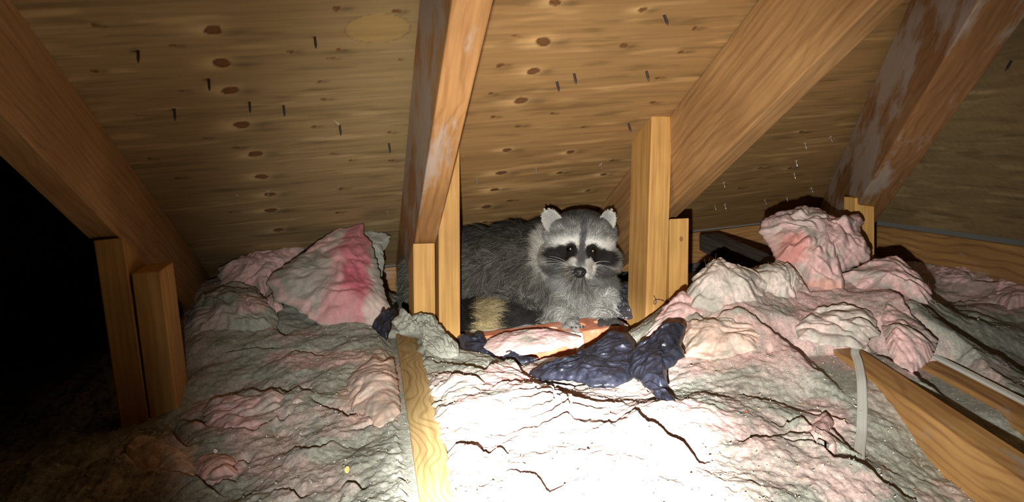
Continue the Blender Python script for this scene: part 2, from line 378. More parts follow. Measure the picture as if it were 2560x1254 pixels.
# ------------------------------------------------------------------ plates, joists
board('wall_plate', 'long orange wall plate at the eave behind the raccoon', 'beam', (-0.6, 1.885, 0.125), (1.37, 1.885, 0.125), EZ, 0.085, 0.085, M_plate)
board('wall_plate', 'wall plate along the foot of the dull brown roof slope', 'beam', (1.375, -0.3, 0.118), (1.375, 1.835, 0.118), EZ, 0.085, 0.10, M_plate)
board('trim_1', None, None, (-0.6, 1.846, 0.174), (1.33, 1.846, 0.174), EZ, 0.008, 0.010, M_strip, kind='structure', bev=0.001)
board('trim_2', None, None, (1.331, -0.3, 0.176), (1.331, 1.84, 0.176), EZ, 0.008, 0.012, M_strip, kind='structure', bev=0.001)
Z_J = 0.14
def jp(x, y, z): return pl(x, y, EZ, EZ * z)
a = jp(1015, 830, Z_J); b = jp(1100, 1254, Z_J); a[2] = b[2] = Z_J - 0.07
board('ceiling_joist', 'pale joist with fine wavy grain half sunk in grey and bright insulation', 'joist', a, b + (b - a) * 0.9, EZ, 0.037, 0.139, M_joist)
a = jp(2120, 872, 0.135); b = jp(2560, 1166, 0.135); a[2] = b[2] = 0.135 - 0.07
board('ceiling_joist', 'orange joist with a white cable hanging over it', 'joist', a + (a - b) * 0.02, b + (b - a) * 0.9, EZ, 0.037, 0.139, M_joist2)
a = jp(2335, 905, 0.105); b = jp(2560, 1022, 0.105); a[2] = b[2] = 0.105 - 0.06
board('ceiling_joist', 'dark brown joist with a white cable lying along its top', 'joist', a + (a - b) * 0.3, b + (b - a) * 2.0, EZ, 0.036, 0.118, M_plate)
a = at(1772, 603, 1.84); b = at(1960, 690, 1.45)
board('old_timber', 'weathered dark timber leaning from the eave into the pink heap', 'timber', a, b, EZ, 0.05, 0.04, M_old)

# ------------------------------------------------------------------ floor under the insulation, far walls
def slab(name, x0, x1, y0, y1, z0, z1, mat):
    me = box_mesh(name, x1 - x0, y1 - y0, z1 - z0, 0, mat); o = link(name, me); o.location = ((x0 + x1) / 2, (y0 + y1) / 2, (z0 + z1) / 2)
    o['kind'] = 'structure'; return o
slab('floor', -2.6, 1.9, -1.2, 2.3, -0.02, 0.0, M_drywall)
slab('wall_far', -2.6, 1.9, 2.3, 2.32, -0.02, 1.6, M_plate)
slab('wall_left', -2.62, -2.6, -1.2, 2.32, -0.02, 1.6, M_plate)

# ------------------------------------------------------------------ loose insulation: base surface from measured points
GP = []
def gz(x, y, z): GP.append(pl(x, y, EZ, EZ * z))
def gd(x, y, d): GP.append(at(x, y, d))
for q in [(1400,1254,.138),(1700,1254,.14),(1200,1254,.146),(1960,1254,.135),(2300,1240,.095),(2560,1254,.075),(700,1254,.122),(400,1254,.115),(60,1254,.10),
          (1400,1700,.13),(900,1800,.12),(2000,1700,.12),(2600,1600,.08),(0,1700,.1),
          (1400,1000,.142),(1250,960,.146),(1150,915,.134),(1700,1010,.155),(1900,1100,.142),(2100,1100,.115),(2300,1150,.085),(2050,1000,.13),
          (960,1150,.128),(900,1000,.132),(700,950,.135),(480,1000,.118),(380,960,.11),(150,1050,.09),(20,1150,.09),(600,870,.15),(60,960,.07),(200,900,.06),
          (950,850,.145),(760,850,.155),(1080,840,.15),(1300,905,.106),(1430,902,.106),(1240,905,.112),(1380,935,.118),(1500,925,.116),(1560,950,.128),(1200,915,.122)]: gz(*q)
for q in [(520,790,1.36),(600,740,1.46),(480,850,1.25),(700,790,1.42),(850,812,1.34),(780,700,1.62),(560,690,1.68),(950,790,1.38),(960,730,1.62),
          (1700,760,1.14),(1740,700,1.20),(1800,760,1.10),(1850,670,1.27),(1800,860,1.03),(1760,930,0.98),(1950,700,1.25),(2000,780,1.13),(1950,880,1.0),(2050,690,1.27),
          (2100,800,1.10),(2200,720,1.22),(2180,830,1.06),(2280,760,1.14),(2340,800,1.08),(2250,900,0.98),(2370,900,1.0),(2020,640,1.34),(2120,640,1.34),
          (1640,860,1.08),(1600,930,1.02)]: gd(*q)
for (x, y, z) in [(0.2,1.3,.075),(0.35,1.3,.06),(0.5,1.3,.065),(0.35,1.45,.06),(0.2,1.6,.06),(0.5,1.6,.06),(0.8,1.55,.05),(0.95,1.75,.05),(1.15,1.55,.07),(1.1,1.3,.06),(1.25,1.1,.06),
                  (1.15,.9,.05),(1.3,.7,.05),(1.0,.9,.04),(1.3,1.5,.09),(1.3,1.3,.085),(.75,1.8,.06),(-.6,1.3,.06),(-.6,.9,.06),(-.9,1.3,.05),(-1.2,.8,.06),(-.8,2,.05),(-.3,1.85,.10),(0,1.85,.10),(.3,1.85,.06),
                  (-1.5,1.8,.05),(1.3,1.85,.06),(1.4,.2,.06),(-1.2,.2,.08),(.3,2.2,.04),(0.36,1.2,.075),(0.26,1.2,.085),(0.45,1.2,.075)]: GP.append(np.array([x, y, z]))
GP = np.array(GP)
def _tps(r2): return 0.5 * r2 * np.log(r2 + 1e-9)
_n = len(GP); _K = _tps(((GP[:, None, :2] - GP[None, :, :2]) ** 2).sum(-1)) + np.eye(_n) * 0.004
_P = np.concatenate([np.ones((_n, 1)), GP[:, :2]], 1)
_A = np.block([[_K, _P], [_P.T, np.zeros((3, 3))]])
_W = np.linalg.solve(_A, np.concatenate([GP[:, 2], np.zeros(3)]))
def ground(XY):
    XY = np.atleast_2d(XY); out = np.empty(len(XY))
    for s in range(0, len(XY), 60000):
        q = XY[s:s + 60000]
        K = _tps(((q[:, None, :] - GP[None, :, :2]) ** 2).sum(-1))
        out[s:s + 60000] = K @ _W[:_n] + _W[_n] + q @ _W[_n + 1:]
    lim = zply(XY[:, 1]) - 0.03
    return np.clip(np.minimum(out, lim), 0.02, 0.45)
_dd = np.linspace(0.42, 2.6, 700)
def hit(x, y, lift=0.0):
    P = C + np.outer(_dd, ray(x, y)); g = ground(P[:, :2]); k = np.argmax(P[:, 2] <= g)
    if P[k, 2] > g[k]: k = len(_dd) - 1
    return P[k] - nz(ray(x, y)) * lift

LEDGES = [
 ([(512,1000),(537,1003),(553,992),(603,992),(628,988),(662,994),(700,983),(725,999),(745,975),(766,994),(781,980)], .022),
 ([(775,1008),(809,1028),(840,1036),(869,1050),(890,1041),(922,1045),(934,1069),(953,1070)], .014),
 ([(419,1092),(456,1055),(481,1069),(522,1074)], .02), ([(569,1086),(637,1085),(647,1080),(694,1055),(712,1063)], .014),
 ([(269,1155),(290,1118),(334,1086),(372,1083),(419,1105),(466,1135)], .022),
 ([(200,1161),(262,1172),(319,1171),(369,1192),(437,1202),(500,1211),(537,1227),(562,1227)], .024),
 ([(497,1199),(544,1199),(584,1194)], .014), ([(594,1150),(619,1147)], .012), ([(722,1136),(744,1135),(772,1146),(809,1130),(837,1110)], .014),
 ([(850,1227),(881,1221),(909,1224)], .014), ([(691,1233),(731,1233),(753,1246)], .014),
 ([(60,1120),(120,1090),(200,1075)], .014), ([(230,1010),(300,985),(340,975)], .012), ([(20,1210),(90,1180),(190,1160)], .016),
 ([(1058,885),(1093,908),(1119,905),(1142,919),(1216,935),(1251,921),(1280,914),(1322,940)], .020),
 ([(1184,980),(1248,964),(1290,961),(1341,971),(1370,963),(1385,982),(1382,1008),(1396,1027)], .022),
 ([(1422,1008),(1428,1050),(1464,1066),(1490,1071),(1541,1059)], .026), ([(1559,1046),(1590,1053),(1612,1082),(1657,1105),(1709,1137),(1752,1164)], .030),
 ([(1087,1154),(1119,1132),(1151,1125),(1174,1135),(1222,1143)], .022), ([(1225,1124),(1267,1124)], .012), ([(1267,1177),(1309,1187),(1351,1204),(1377,1233)], .016),
 ([(1090,947),(1126,940),(1145,950)], .012), ([(1075,1010),(1120,1005),(1170,990)], .012),
 ([(1956,1075),(1998,1072),(2030,1098),(2036,1139),(2087,1175),(2177,1213),(2216,1236),(2305,1254)], .026),
 ([(2049,1021),(2060,1060),(2087,1095),(2132,1149)], .012), ([(1770,801),(1850,793),(1895,816),(1914,835),(1965,835),(1991,870)], .022),
 ([(2203,697),(2267,726),(2325,745)], .018), ([(2216,732),(2280,790),(2337,809),(2350,844)], .02), ([(1972,700),(2026,732)], .014),
 ([(1856,1110),(1959,1110)], .010), ([(2411,681),(2434,710),(2510,713)], .018), ([(2485,738),(2510,767),(2560,764)], .018), ([(2360,755),(2440,752)], .010),
 ([(548,716),(638,722),(662,746)], .02), ([(638,812),(668,803),(710,842)], .016), ([(728,878),(812,887)], .010), ([(560,880),(640,868),(700,872)], .008),
 ([(1690,760),(1740,775),(1790,830)], .010), ([(1850,980),(1900,1010),(1960,1000)], .009), ([(2100,760),(2160,790),(2190,830)], .012),
]
LED = []
for pts, A in LEDGES:
    P = np.array([hit(*q)[:2] for q in pts]); D = [P[0]]
    for k in range(len(P) - 1):                   # ragged, torn edge
        m = max(2, int(np.linalg.norm(P[k + 1] - P[k]) / 0.006))
        for t in np.linspace(0, 1, m + 1)[1:]: D.append(P[k] * (1 - t) + P[k + 1] * t)
    D = np.array(D); D = D + 0.0035 * np.stack([noise(D, 60, 5), noise(D, 60, 6)], 1)
    LED.append((D, A * 1.1))
# ------------------------------------------------------------------ colours of the insulation
GREY, PINK, ROSE, PEACH = np.array([.345, .350, .295]), np.array([.66, .43, .405]), np.array([.60, .155, .20]), np.array([.68, .49, .40])
PALE = np.array([.62, .52, .46])
PATCH = [(590,1035,110,45,.75,PINK),(400,1140,95,50,.8,PEACH),(540,1165,60,35,.9,PINK),(660,1130,90,50,.5,PINK),(745,1040,40,60,.6,PALE),(770,1200,120,50,.4,PINK),(930,980,70,90,.9,PEACH),
 (780,900,110,25,.75,PINK),(600,760,120,60,.4,PINK),(500,900,60,40,.2,PINK),(1130,965,70,35,.5,PINK),(1260,950,80,30,.85,PINK),(1180,1070,110,60,.8,PINK),(1450,1100,330,160,.6,PINK),
 (1300,860,110,30,.8,PINK),(1800,850,160,70,.75,PEACH),(1760,720,110,70,.7,PINK),(1980,650,120,130,.8,PINK),(2150,800,140,110,.75,PINK),(2250,720,100,80,.6,PINK),(1950,850,150,80,.7,PINK),
 (2280,880,80,60,.7,PINK),(2060,1060,60,60,.6,PINK),(1900,960,150,50,.45,PALE),(1980,1150,130,70,.5,PINK),(2120,1210,90,40,.6,PINK),(1800,1220,120,50,.6,PALE),(2420,700,120,50,.55,PINK),
 (2500,740,90,40,.5,PINK),(2460,930,60,30,.4,PINK),(1690,900,70,60,.7,PINK),(440,820,80,50,.4,PINK),(860,1060,60,40,.4,PINK),(300,1200,150,50,.2,PINK),(1680,1080,120,80,.5,PINK),
 (2230,1000,60,60,.2,PINK),(1850,1060,100,50,.4,PINK),(640,970,80,20,.2,PINK)]
def ins_colour(V, nse=1.0, base=None, patches=True):
    c = np.tile(GREY if base is None else base, (len(V), 1)).astype(float)
    nn = fbm(V, 22, 4, 400) + 0.6 * noise(V, 9, 410)
    if patches:
        x, y, d = px(V)
        for (cx_, cy_, rx, ry, s_, k_) in PATCH:
            q = ((x - cx_) / rx) ** 2 + ((y - cy_) / ry) ** 2
            m = near = q < 3.2
            if not near.any(): continue
            wgt = s_ * sstep(1.75, 0.45, q[near] + 0.85 * nn[near])
            c[near] = c[near] * (1 - wgt[:, None]) + k_ * wgt[:, None]
    # dust over the fibre, fibre showing through the dust
    dust = sstep(0.25, 0.75, fbm(V, 45, 3, 430) + 0.25) * 0.45
    c = c * (1 - dust[:, None]) + GREY * 1.05 * dust[:, None]
    pk = sstep(0.35, 0.8, fbm(V, 16, 3, 450)) * 0.35
    c = c * (1 - pk[:, None]) + PINK * pk[:, None]
    c *= (1 + 0.22 * noise(V, 150, 460) + 0.16 * noise(V, 330, 461))[:, None]
    return np.clip(c, 0.02, 0.85)

# the surface itself: a fan of rows that widens with distance, true heights
ang = np.radians(np.concatenate([np.linspace(-70, -29, 40)[:-1], np.linspace(-29, 53, 760), np.linspace(53, 84, 30)[1:]]))
rad = np.exp(np.linspace(math.log(0.40), math.log(2.35), 600))
A_, R_ = np.meshgrid(ang, rad); XY = np.stack([(R_ * np.sin(A_)).ravel(), (R_ * np.cos(A_)).ravel()], 1)
H = ground(XY)
lump = fbm(XY, 11, 3, 100, 0.42); gran = noise(XY, 95, 170) + 0.7 * noise(XY, 210, 171)
rough = 0.6 + 0.4 * sstep(-0.3, 0.5, noise(XY, 5, 180))
dH = 0.010 * lump + 0.0024 * fibre(XY, 22, 140) * rough + 0.0018 * gran
rxy = np.hypot(XY[:, 0], XY[:, 1])
for D, A in LED:
    lo, hi = D.min(0) - 0.16, D.max(0) + 0.16
    sel = np.where((XY[:, 0] > lo[0]) & (XY[:, 0] < hi[0]) & (XY[:, 1] > lo[1]) & (XY[:, 1] < hi[1]))[0]
    for s in range(0, len(sel), 6000):
        ii = sel[s:s + 6000]; q = XY[ii]
        S0, S1 = D[:-1], D[1:]; sv = S1 - S0; tt = np.clip(((q[:, None, :] - S0[None]) * sv[None]).sum(-1) / ((sv ** 2).sum(-1)[None] + 1e-12), 0, 1)
        cp = S0[None] + tt[..., None] * sv[None]; d2 = ((q[:, None, :] - cp) ** 2).sum(-1); k = d2.argmin(1); ar = np.arange(len(q)); d = np.sqrt(d2[ar, k]); cq = cp[ar, k]
        nearside = np.sign(np.hypot(cq[:, 0], cq[:, 1]) - rxy[ii]) * d
        t = np.abs((k + tt[ar, k]) / max(1, len(S0)) * 2 - 1); ends = np.clip(1 - t ** 4, 0, 1)
        up = 0.45 * A * ends * np.exp(-d / 0.035) * sstep(-0.0015, 0.0025, nearside) * sstep(.15, .08, d)
        dn = -1.15 * A * ends * np.exp(-(d / 0.011) ** 1.5) * sstep(0.0010, -0.0020, nearside)
        dH[ii] += up + dn
# keep the timber and the brick ledge clear of the fill
Zg = H + dH
for (o_x0, o_x1, o_y0, o_y1, zmax) in [(0.21, 0.56, 1.22, 1.50, 0.085)]:
    m = (XY[:, 0] > o_x0) & (XY[:, 0] < o_x1) & (XY[:, 1] > o_y0) & (XY[:, 1] < o_y1); Zg[m] = np.minimum(Zg[m], zmax)
def joist_clear(ax, ay, bx, by, zt, half, lft, rgt):
    global Zg
    a = np.array([ax, ay]); b = np.array([bx, by]); u = nz(b - a); v = np.array([u[1], -u[0]])
    q = XY - a; t = q @ u; s = q @ v
    wob = 0.006 * noise(XY, 40, 222) + 0.004 * noise(XY, 110, 223)
    L = np.linalg.norm(b - a)
    ds = np.maximum(np.maximum(-half - lft + wob - s, s - half - rgt - wob), 0); dt = np.maximum(np.maximum(-0.004 - t, t - L), 0)
    Zg = np.minimum(Zg, zt - 0.008 + 1.1 * np.hypot(ds, dt * 1.5))
J1a, J1b = jp(1015, 830, Z_J), jp(1100, 1254, Z_J)
joist_clear(J1a[0], J1a[1], *(J1b + (J1b - J1a) * .9)[:2], Z_J, 0.0185, -0.008, 0.012)
J2a, J2b = jp(2120, 872, .135), jp(2560, 1166, .135)
joist_clear(J2a[0], J2a[1], *(J2b + (J2b - J2a) * .9)[:2], .135, 0.018, 0.02, 0.05)
J3a, J3b = jp(2335, 905, .105), jp(2560, 1022, .105)
joist_clear(J3a[0], J3a[1], *(J3b + (J3b - J3a) * 2)[:2], .105, 0.018, 0.01, 0.04)
Zg = np.clip(np.minimum(Zg, zply(XY[:, 1]) - 0.02), 0.012, 0.5)
out = XY[:, 0] > 1.325
GV = np.concatenate([XY, Zg[:, None]], 1)
gf = grid_faces(len(rad), len(ang))[:, ::-1]
keep = (XY[gf, 0].max(1) < 1.33) & (XY[gf, 1].max(1) < 2.25) & (XY[gf, 0].min(1) > -2.5)
me = mesh_np('loose_insulation', GV, gf[keep], True, ins_colour(GV))
tag(link('loose_insulation', me, M_ins), 'grey dusty loose-fill insulation mixed with pink fibre covering the attic floor', 'insulation', kind='stuff')

# ------------------------------------------------------------------ torn pieces of batt
def puff(name, pts, thick, seed, mat, tint=None, amp=0.010, freq=20, M=190, NR=42, back=0.02, edge=0.005, bill=True, power=2.6, toward=0.35, ridged=0.0):
    P = np.array(pts, float); c0 = P.mean(0)
    _, _, vt = np.linalg.svd(P - c0); nn = vt[2]
    if nn @ (C - c0) < 0: nn = -nn
    nn = nz(nn * 0.45 + nz(C - c0) * 0.55 + EZ * 0.1) if toward else nn
    Q = np.concatenate([P, P[:1]]); L = np.r_[0, np.cumsum(np.linalg.norm(np.diff(Q, axis=0), axis=1))]
    s = np.linspace(0, L[-1], M, endpoint=False); B = np.stack([np.interp(s, L, Q[:, k]) for k in range(3)], 1)
    for _ in range(2): B = 0.5 * B + 0.25 * (np.roll(B, 1, 0) + np.roll(B, -1, 0))
    out_ = B - c0; out_ /= np.linalg.norm(out_, axis=1)[:, None]
    B = B + out_ * (edge * (noise(B, 55, seed) + 0.6 * noise(B, 130, seed + 1)))[:, None]
    t = np.linspace(0, 1, NR + 1)[1:] ** 0.8
    V = [c0[None] + nn * thick]
    for tt in t: V.append(c0 + (B - c0) * tt + nn * thick * ((1 - tt ** power) ** 0.5 if not bill else (1 - tt ** 2.0) ** 0.75))
    nb = 5
    for k in range(1, nb): V.append(c0 + (B - c0) * (1 - k / nb) ** 0.6 - nn * back * math.sin(k / nb * math.pi / 2))
    V.append(c0[None] - nn * back)
    V = np.concatenate(V); prof = np.concatenate([[1.0], np.repeat(np.clip((1 - t) * 4, 0.25, 1), M), np.full((nb - 1) * M + 1, 0.3)])
    d = amp * (fbm(V, freq * 0.4, 2, seed + 5) * 1.1 + (folds(V, freq * 1.1, seed + 9) * 1.1 + fibre(V, freq * 2.2, seed + 12) * 0.3 if bill else fbm(V, freq, 3, seed + 9)))
    if ridged: d = d + ridged * ((1 - np.minimum(1, np.abs(noise(V * [1, 1, 1.6] + 0.02 * noise(V, 20, seed)[:, None], freq * 1.5, seed + 21)) * 2.6)) ** 1.6 + 0.6 * (1 - np.minimum(1, np.abs(noise(V, freq * 3.4, seed + 24)) * 2.6)) ** 1.6)
    V = V + (d * prof)[:, None] * nn + (0.3 * amp * prof * noise(V, freq * 1.7, seed + 33))[:, None] * EZ
    Fq = []
    rings = NR + nb - 1
    g = grid_faces(rings, M, True) + 1
    tri_top = np.stack([np.zeros(M, int), 1 + np.arange(M), 1 + (np.arange(M) + 1) % M, 1 + (np.arange(M) + 1) % M], 1)
    last = 1 + (rings - 1) * M; e = len(V) - 1
    me = bpy.data.meshes.new(name)
    faces = g.tolist() + [f[:3] for f in tri_top.tolist()] + [[last + (k + 1) % M, last + k, e] for k in range(M)]
    me.from_pydata(V.tolist(), [], faces); me.update()
    bm = bmesh.new(); bm.from_mesh(me); bmesh.ops.recalc_face_normals(bm, faces=bm.faces); bm.to_mesh(me); bm.free()
    me.polygons.foreach_set('use_smooth', np.ones(len(me.polygons), dtype=bool))
    if tint is not None:
        cc = tint(V) if callable(tint) else np.tile(tint, (len(V), 1))
        a = me.color_attributes.new('tint', 'FLOAT_COLOR', 'POINT'); q = np.ones((len(V), 4), np.float32); q[:, :3] = cc
        a.data.foreach_set('color', q.ravel())
    return link(name, me, mat)
def gpts(poly, lift=0.0): return [hit(x, y, lift) for x, y in poly]
def dpts(poly, dtop, dbot):
    ys = [p[1] for p in poly]; a, b = min(ys), max(ys)
    return [at(x, y, dtop + (dbot - dtop) * (y - a) / (b - a)) for x, y in poly]
def tinter(base, dusty=0.4, extra=None, sd=0):
    def f_(V):
        c = ins_colour(V, base=base, patches=False)
        du = sstep(0.1, 0.6, fbm(V, 18, 3, 700 + sd) + dusty - 0.2) * dusty * 1.4
        c = c * (1 - np.clip(du, 0, 0.9)[:, None]) + GREY * np.clip(du, 0, 0.9)[:, None]
        if extra is not None:
            x, y, d = px(V); nn = fbm(V, 25, 3, 730)
            for (cx_, cy_, rx, ry, s_, k_) in extra:
                q = ((x - cx_) / rx) ** 2 + ((y - cy_) / ry) ** 2 + 0.6 * nn; wg = s_ * sstep(1.3, 0.35, q)
                c = c * (1 - wg[:, None]) + k_ * wg[:, None]
        return np.clip(c, 0.02, 0.85)
    return f_
def chunk(label, pts, thick, seed, base, dusty=0.35, extra=None, group='torn pieces of pink insulation', flat=False, **kw):
    if flat: thick *= 0.6
    o = puff('insulation_chunk', pts, thick, seed, M_fluff, tinter(base, dusty, extra, seed), **kw)
    return tag(o, label, 'insulation', group)
chunk('flat mauve slab of insulation slid under the plywood behind the peaked batt',
      dpts([(548,716),(545,672),(588,650),(670,622),(738,606),(768,608),(752,640),(690,695),(662,742),(637,722),(588,722),(561,728)], 1.64, 1.50), 0.03, 301, PINK, .45, amp=.008, toward=.1)
chunk('dusty grey rag of insulation behind the tip of the peaked batt',
      dpts([(896,574),(930,577),(958,582),(976,590),(972,604),(958,612),(960,650),(956,692),(940,694),(915,640),(900,610)], 1.60, 1.50), 0.012, 302, GREY, .8, amp=.006, toward=.0)
chunk('tall peaked batt with a bright rose streak leaning up to the plywood',
      dpts([(667,712),(678,686),(748,638),(786,608),(827,579),(865,567),(911,557),(908,582),(925,600),(945,650),(952,692),(966,735),(978,772),(955,808),(930,822),(881,820),(816,817),(780,800),(724,764),(690,752)], 1.54, 1.33),
      0.035, 303, PINK, .55, [(860,700,75,100,.8,PINK*[.85,.62,.68]),(892,640,38,120,.75,ROSE*.8),(890,740,46,90,.75,ROSE*.85),(850,770,60,50,.8,PINK*[.9,.7,.75]),(760,690,80,70,.75,GREY),(950,650,22,60,.8,GREY),(930,770,30,40,.8,PALE)], toward=.1, amp=.007)
chunk('rounded dusty mound of insulation below the mauve slab',
      dpts([(478,770),(500,742),(560,722),(635,722),(668,752),(700,800),(690,830),(640,838),(560,846),(470,858),(452,830)], 1.47, 1.30), 0.05, 304, GREY, .35, [(635,755,45,30,.7,PINK),(520,800,60,40,.4,PINK)], toward=.3)
chunk('small mauve block of insulation wedged between mound and peaked batt', dpts([(664,742),(680,733),(708,766),(692,782),(668,758)], 1.42, 1.38), 0.012, 305, PINK, .1, amp=.004, M=70, NR=14)
chunk('rounded peach lump of insulation beside the pale joist', gpts([(868,965),(874,938),(925,898),(936,884),(958,903),(984,892),(996,960),(1000,1030),(975,1058),(940,1072),(915,1045),(882,1030)], .004), 0.028, 306, PEACH, .15, [(930,970,40,60,.5,PALE)], toward=.4, amp=.0045, flat=True)
chunk('broad pink slab of insulation with a ragged upper edge on grey dust', gpts([(505,1042),(512,1006),(537,1006),(553,995),(603,995),(628,990),(662,997),(700,985),(722,1001),(716,1034),(690,1058),(640,1080),(560,1084),(520,1070)], .004), 0.022, 307, PINK, .35, toward=.4, flat=True)
chunk('smooth peach dome of insulation below two dim posts', gpts([(300,1150),(308,1115),(335,1091),(372,1088),(419,1108),(466,1138),(486,1165),(488,1190),(440,1198),(370,1188),(330,1172)], .004), 0.028, 308, PEACH, .2, toward=.4, amp=.006, flat=True)
chunk('salmon pink wad of insulation beside the peach dome', gpts([(486,1165),(492,1140),(540,1133),(588,1150),(590,1186),(540,1196),(500,1196)], .004), 0.018, 309, PINK * [1, .9, .85], .15, toward=.4, amp=.006, flat=True)
chunk('upright fluffy tuft of insulation at the end of the pink slab', gpts([(722,1045),(733,988),(747,976),(762,996),(778,1030),(772,1068),(736,1072)], .008), 0.018, 310, PALE, .3, toward=.3, M=100, NR=22, flat=True)
chunk('small pinkish clod of insulation lying against the pale joist', gpts([(1066,958),(1088,940),(1140,944),(1205,953),(1212,983),(1160,999),(1118,1004),(1082,985)], .004), 0.018, 311, PALE, .5, toward=.4, flat=True)
chunk('pink ridge of insulation in front of the small black scraps', gpts([(1196,972),(1222,942),(1252,925),(1282,917),(1318,942),(1345,966),(1300,962),(1250,966)], .004), 0.020, 312, PINK, .1, toward=.45, amp=.006, flat=True)
chunk('big torn salmon wad of insulation crowning the heap', dpts([(1893,578),(1902,548),(1950,531),(2000,515),(2050,520),(2085,545),(2115,547),(2150,534),(2158,558),(2150,590),(2172,620),(2184,645),(2150,664),(2104,682),(2112,728),(2105,746),(2060,743),(2030,720),(1990,690),(1950,667),(1932,640),(1914,602)], 1.37, 1.20),
      0.055, 313, PINK, .3, [(1970,625,65,45,.75,np.array([.58,.22,.18])),(2060,720,50,28,.75,np.array([.66,.36,.27])),(2000,540,70,25,.6,PALE),(1930,600,30,40,.5,PALE)], toward=.1, amp=.014, M=200, NR=36)
chunk('greyish pink lump of insulation under the salmon wad', dpts([(1850,720),(1870,680),(1900,664),(1945,656),(1990,676),(2010,712),(1980,745),(1900,752)], 1.25, 1.15), 0.034, 314, PALE, .4, toward=.2)
chunk('pink shoulder of the heap below the pale post end', dpts([(2096,690),(2180,652),(2240,638),(2300,690),(2334,742),(2322,764),(2267,742),(2200,716),(2150,724)], 1.30, 1.15), 0.03, 315, PINK, .45, toward=.3)
chunk('bulging pale fold of insulation on the heap above the black plastic', gpts([(1708,808),(1770,803),(1850,795),(1895,818),(1916,838),(1890,880),(1800,900),(1720,892),(1690,850)], .004), 0.035, 316, PEACH, .25, toward=.35, flat=True)
chunk('cream hump of insulation in the middle of the heap', gpts([(1985,815),(2030,782),(2110,758),(2180,782),(2200,835),(2150,868),(2060,862),(2000,850)], .002), 0.03, 317, PALE, .35, toward=.35, flat=True)
chunk('pink tongue of insulation sliding down the heap towards the two joists', gpts([(2200,745),(2250,770),(2300,810),(2342,850),(2330,900),(2282,932),(2232,902),(2208,840)], .004), 0.03, 318, PINK, .4, toward=.35, flat=True)
chunk('pink roll of insulation at the heap foot beside the post', dpts([(1612,846),(1640,795),(1662,760),(1700,728),(1750,738),(1790,790),(1760,826),(1690,846),(1640,862)], 1.17, 1.09), 0.03, 319, PINK, .35, toward=.3)
chunk('thick ridge of insulation between the post and the salmon wad', dpts([(1716,735),(1735,692),(1770,664),(1798,652),(1840,672),(1890,684),(1925,715),(1900,765),(1800,785),(1730,770)], 1.23, 1.10), 0.045, 320, PALE, .4, toward=.3)
chunk('pink folded strip of insulation low on the heap', gpts([(1990,1095),(2010,1062),(2060,1030),(2085,1060),(2075,1100),(2095,1150),(2060,1150),(2030,1110)], .004), 0.02, 321, PINK, .35, toward=.35, amp=.007, flat=True)
chunk('dusty pink pad of insulation lying on the bricks under the raccoon', dpts([(1205,866),(1222,846),(1256,832),(1300,825),(1372,822),(1432,834),(1455,842),(1436,856),(1380,878),(1300,890),(1240,888)], 1.33, 1.225), 0.010, 322, PINK, .45, toward=.4, amp=.006, edge=.0025)
chunk('grey crumbly clump of loose fill piled against the paired posts', dpts([(978,806),(1003,768),(1020,795),(1050,783),(1086,788),(1112,826),(1142,858),(1150,892),(1100,906),(1058,884),(1050,836),(1000,836)], 1.27, 1.17), 0.018, 323, GREY, .7, toward=.2, group='torn pieces of pink insulation', amp=.008, freq=55)
chunk('dim pink tuft in the far corner beyond the heap', gpts([(2330,672),(2380,652),(2450,656),(2480,690),(2420,712),(2350,700)], .01), 0.03, 324, PINK, .3, toward=.4, flat=True)
chunk('dim pink hummock before the right-hand wall plate', gpts([(2470,740),(2500,690),(2560,680),(2620,700),(2600,760),(2520,775)], .01), 0.03, 325, PINK, .3, toward=.4, flat=True)

# stray glass fibres standing off the torn pieces
def fuzz(name, srcs, n_each, L, rad_, parent=None):
    PP, CC = [], []
    for o in srcs:
        me = o.data; nv_ = len(me.vertices); v = np.empty(nv_ * 3, np.float32); me.vertices.foreach_get('co', v); v = v.reshape(-1, 3).astype(float)
        nr = np.empty(nv_ * 3, np.float32); me.vertices.foreach_get('normal', nr); nr = nr.reshape(-1, 3).astype(float)
        cc = np.empty(nv_ * 4, np.float32); me.color_attributes['tint'].data.foreach_get('color', cc); cc = cc.reshape(-1, 4)[:, :3]
        i = rng.integers(0, int(nv_ * .85), n_each); d0 = nr[i] * .5 + rng.normal(size=(n_each, 3)) * .7; d0 /= np.linalg.norm(d0, axis=1)[:, None]; ln_ = L * rng.uniform(.4, 1.3, n_each)
        b1 = rng.normal(size=(n_each, 3)) * .5; p0 = v[i]
        PP.append(np.stack([p0 - nr[i] * .001 + (d0 * t + b1 * t * t) * ln_[:, None] for t in (0, .33, .66, 1)], 1)); CC.append(np.clip(cc[i] * 1.1 + .05, 0, .85))
    P_ = np.concatenate(PP); c_ = np.concatenate(CC); n_ = len(P_)
    h_ = bpy.data.hair_curves.new(name); h_.add_curves([4] * n_); h_.points.foreach_set('position', P_.astype(np.float32).ravel())
    r_ = h_.attributes.get('radius') or h_.attributes.new('radius', 'FLOAT', 'POINT'); r_.data.foreach_set('value', np.tile([rad_, rad_, rad_ * .8, rad_ * .4], n_).astype(np.float32))
    a_ = h_.attributes.new('tint', 'FLOAT_COLOR', 'POINT'); q_ = np.ones((n_ * 4, 4), np.float32); q_[:, :3] = np.repeat(c_, 4, 0); a_.data.foreach_set('color', q_.ravel())
    o = bpy.data.objects.new(name, h_); col.objects.link(o); h_.materials.append(M_fib); return o
M_fib, _nt, _b = newmat('glass_fibre'); _an = N(_nt, 'ShaderNodeAttribute', attribute_name='tint'); _nt.links.new(_an.outputs['Color'], _b.inputs['Base Color']); _b.inputs['Roughness'].default_value = .7
tag(fuzz('loose_fibres', [o for o in col.objects if o.name.startswith('insulation_chunk')], 45, .007, .00006), 'fine stray glass fibres sticking out of the torn insulation', 'fibres', kind='stuff')

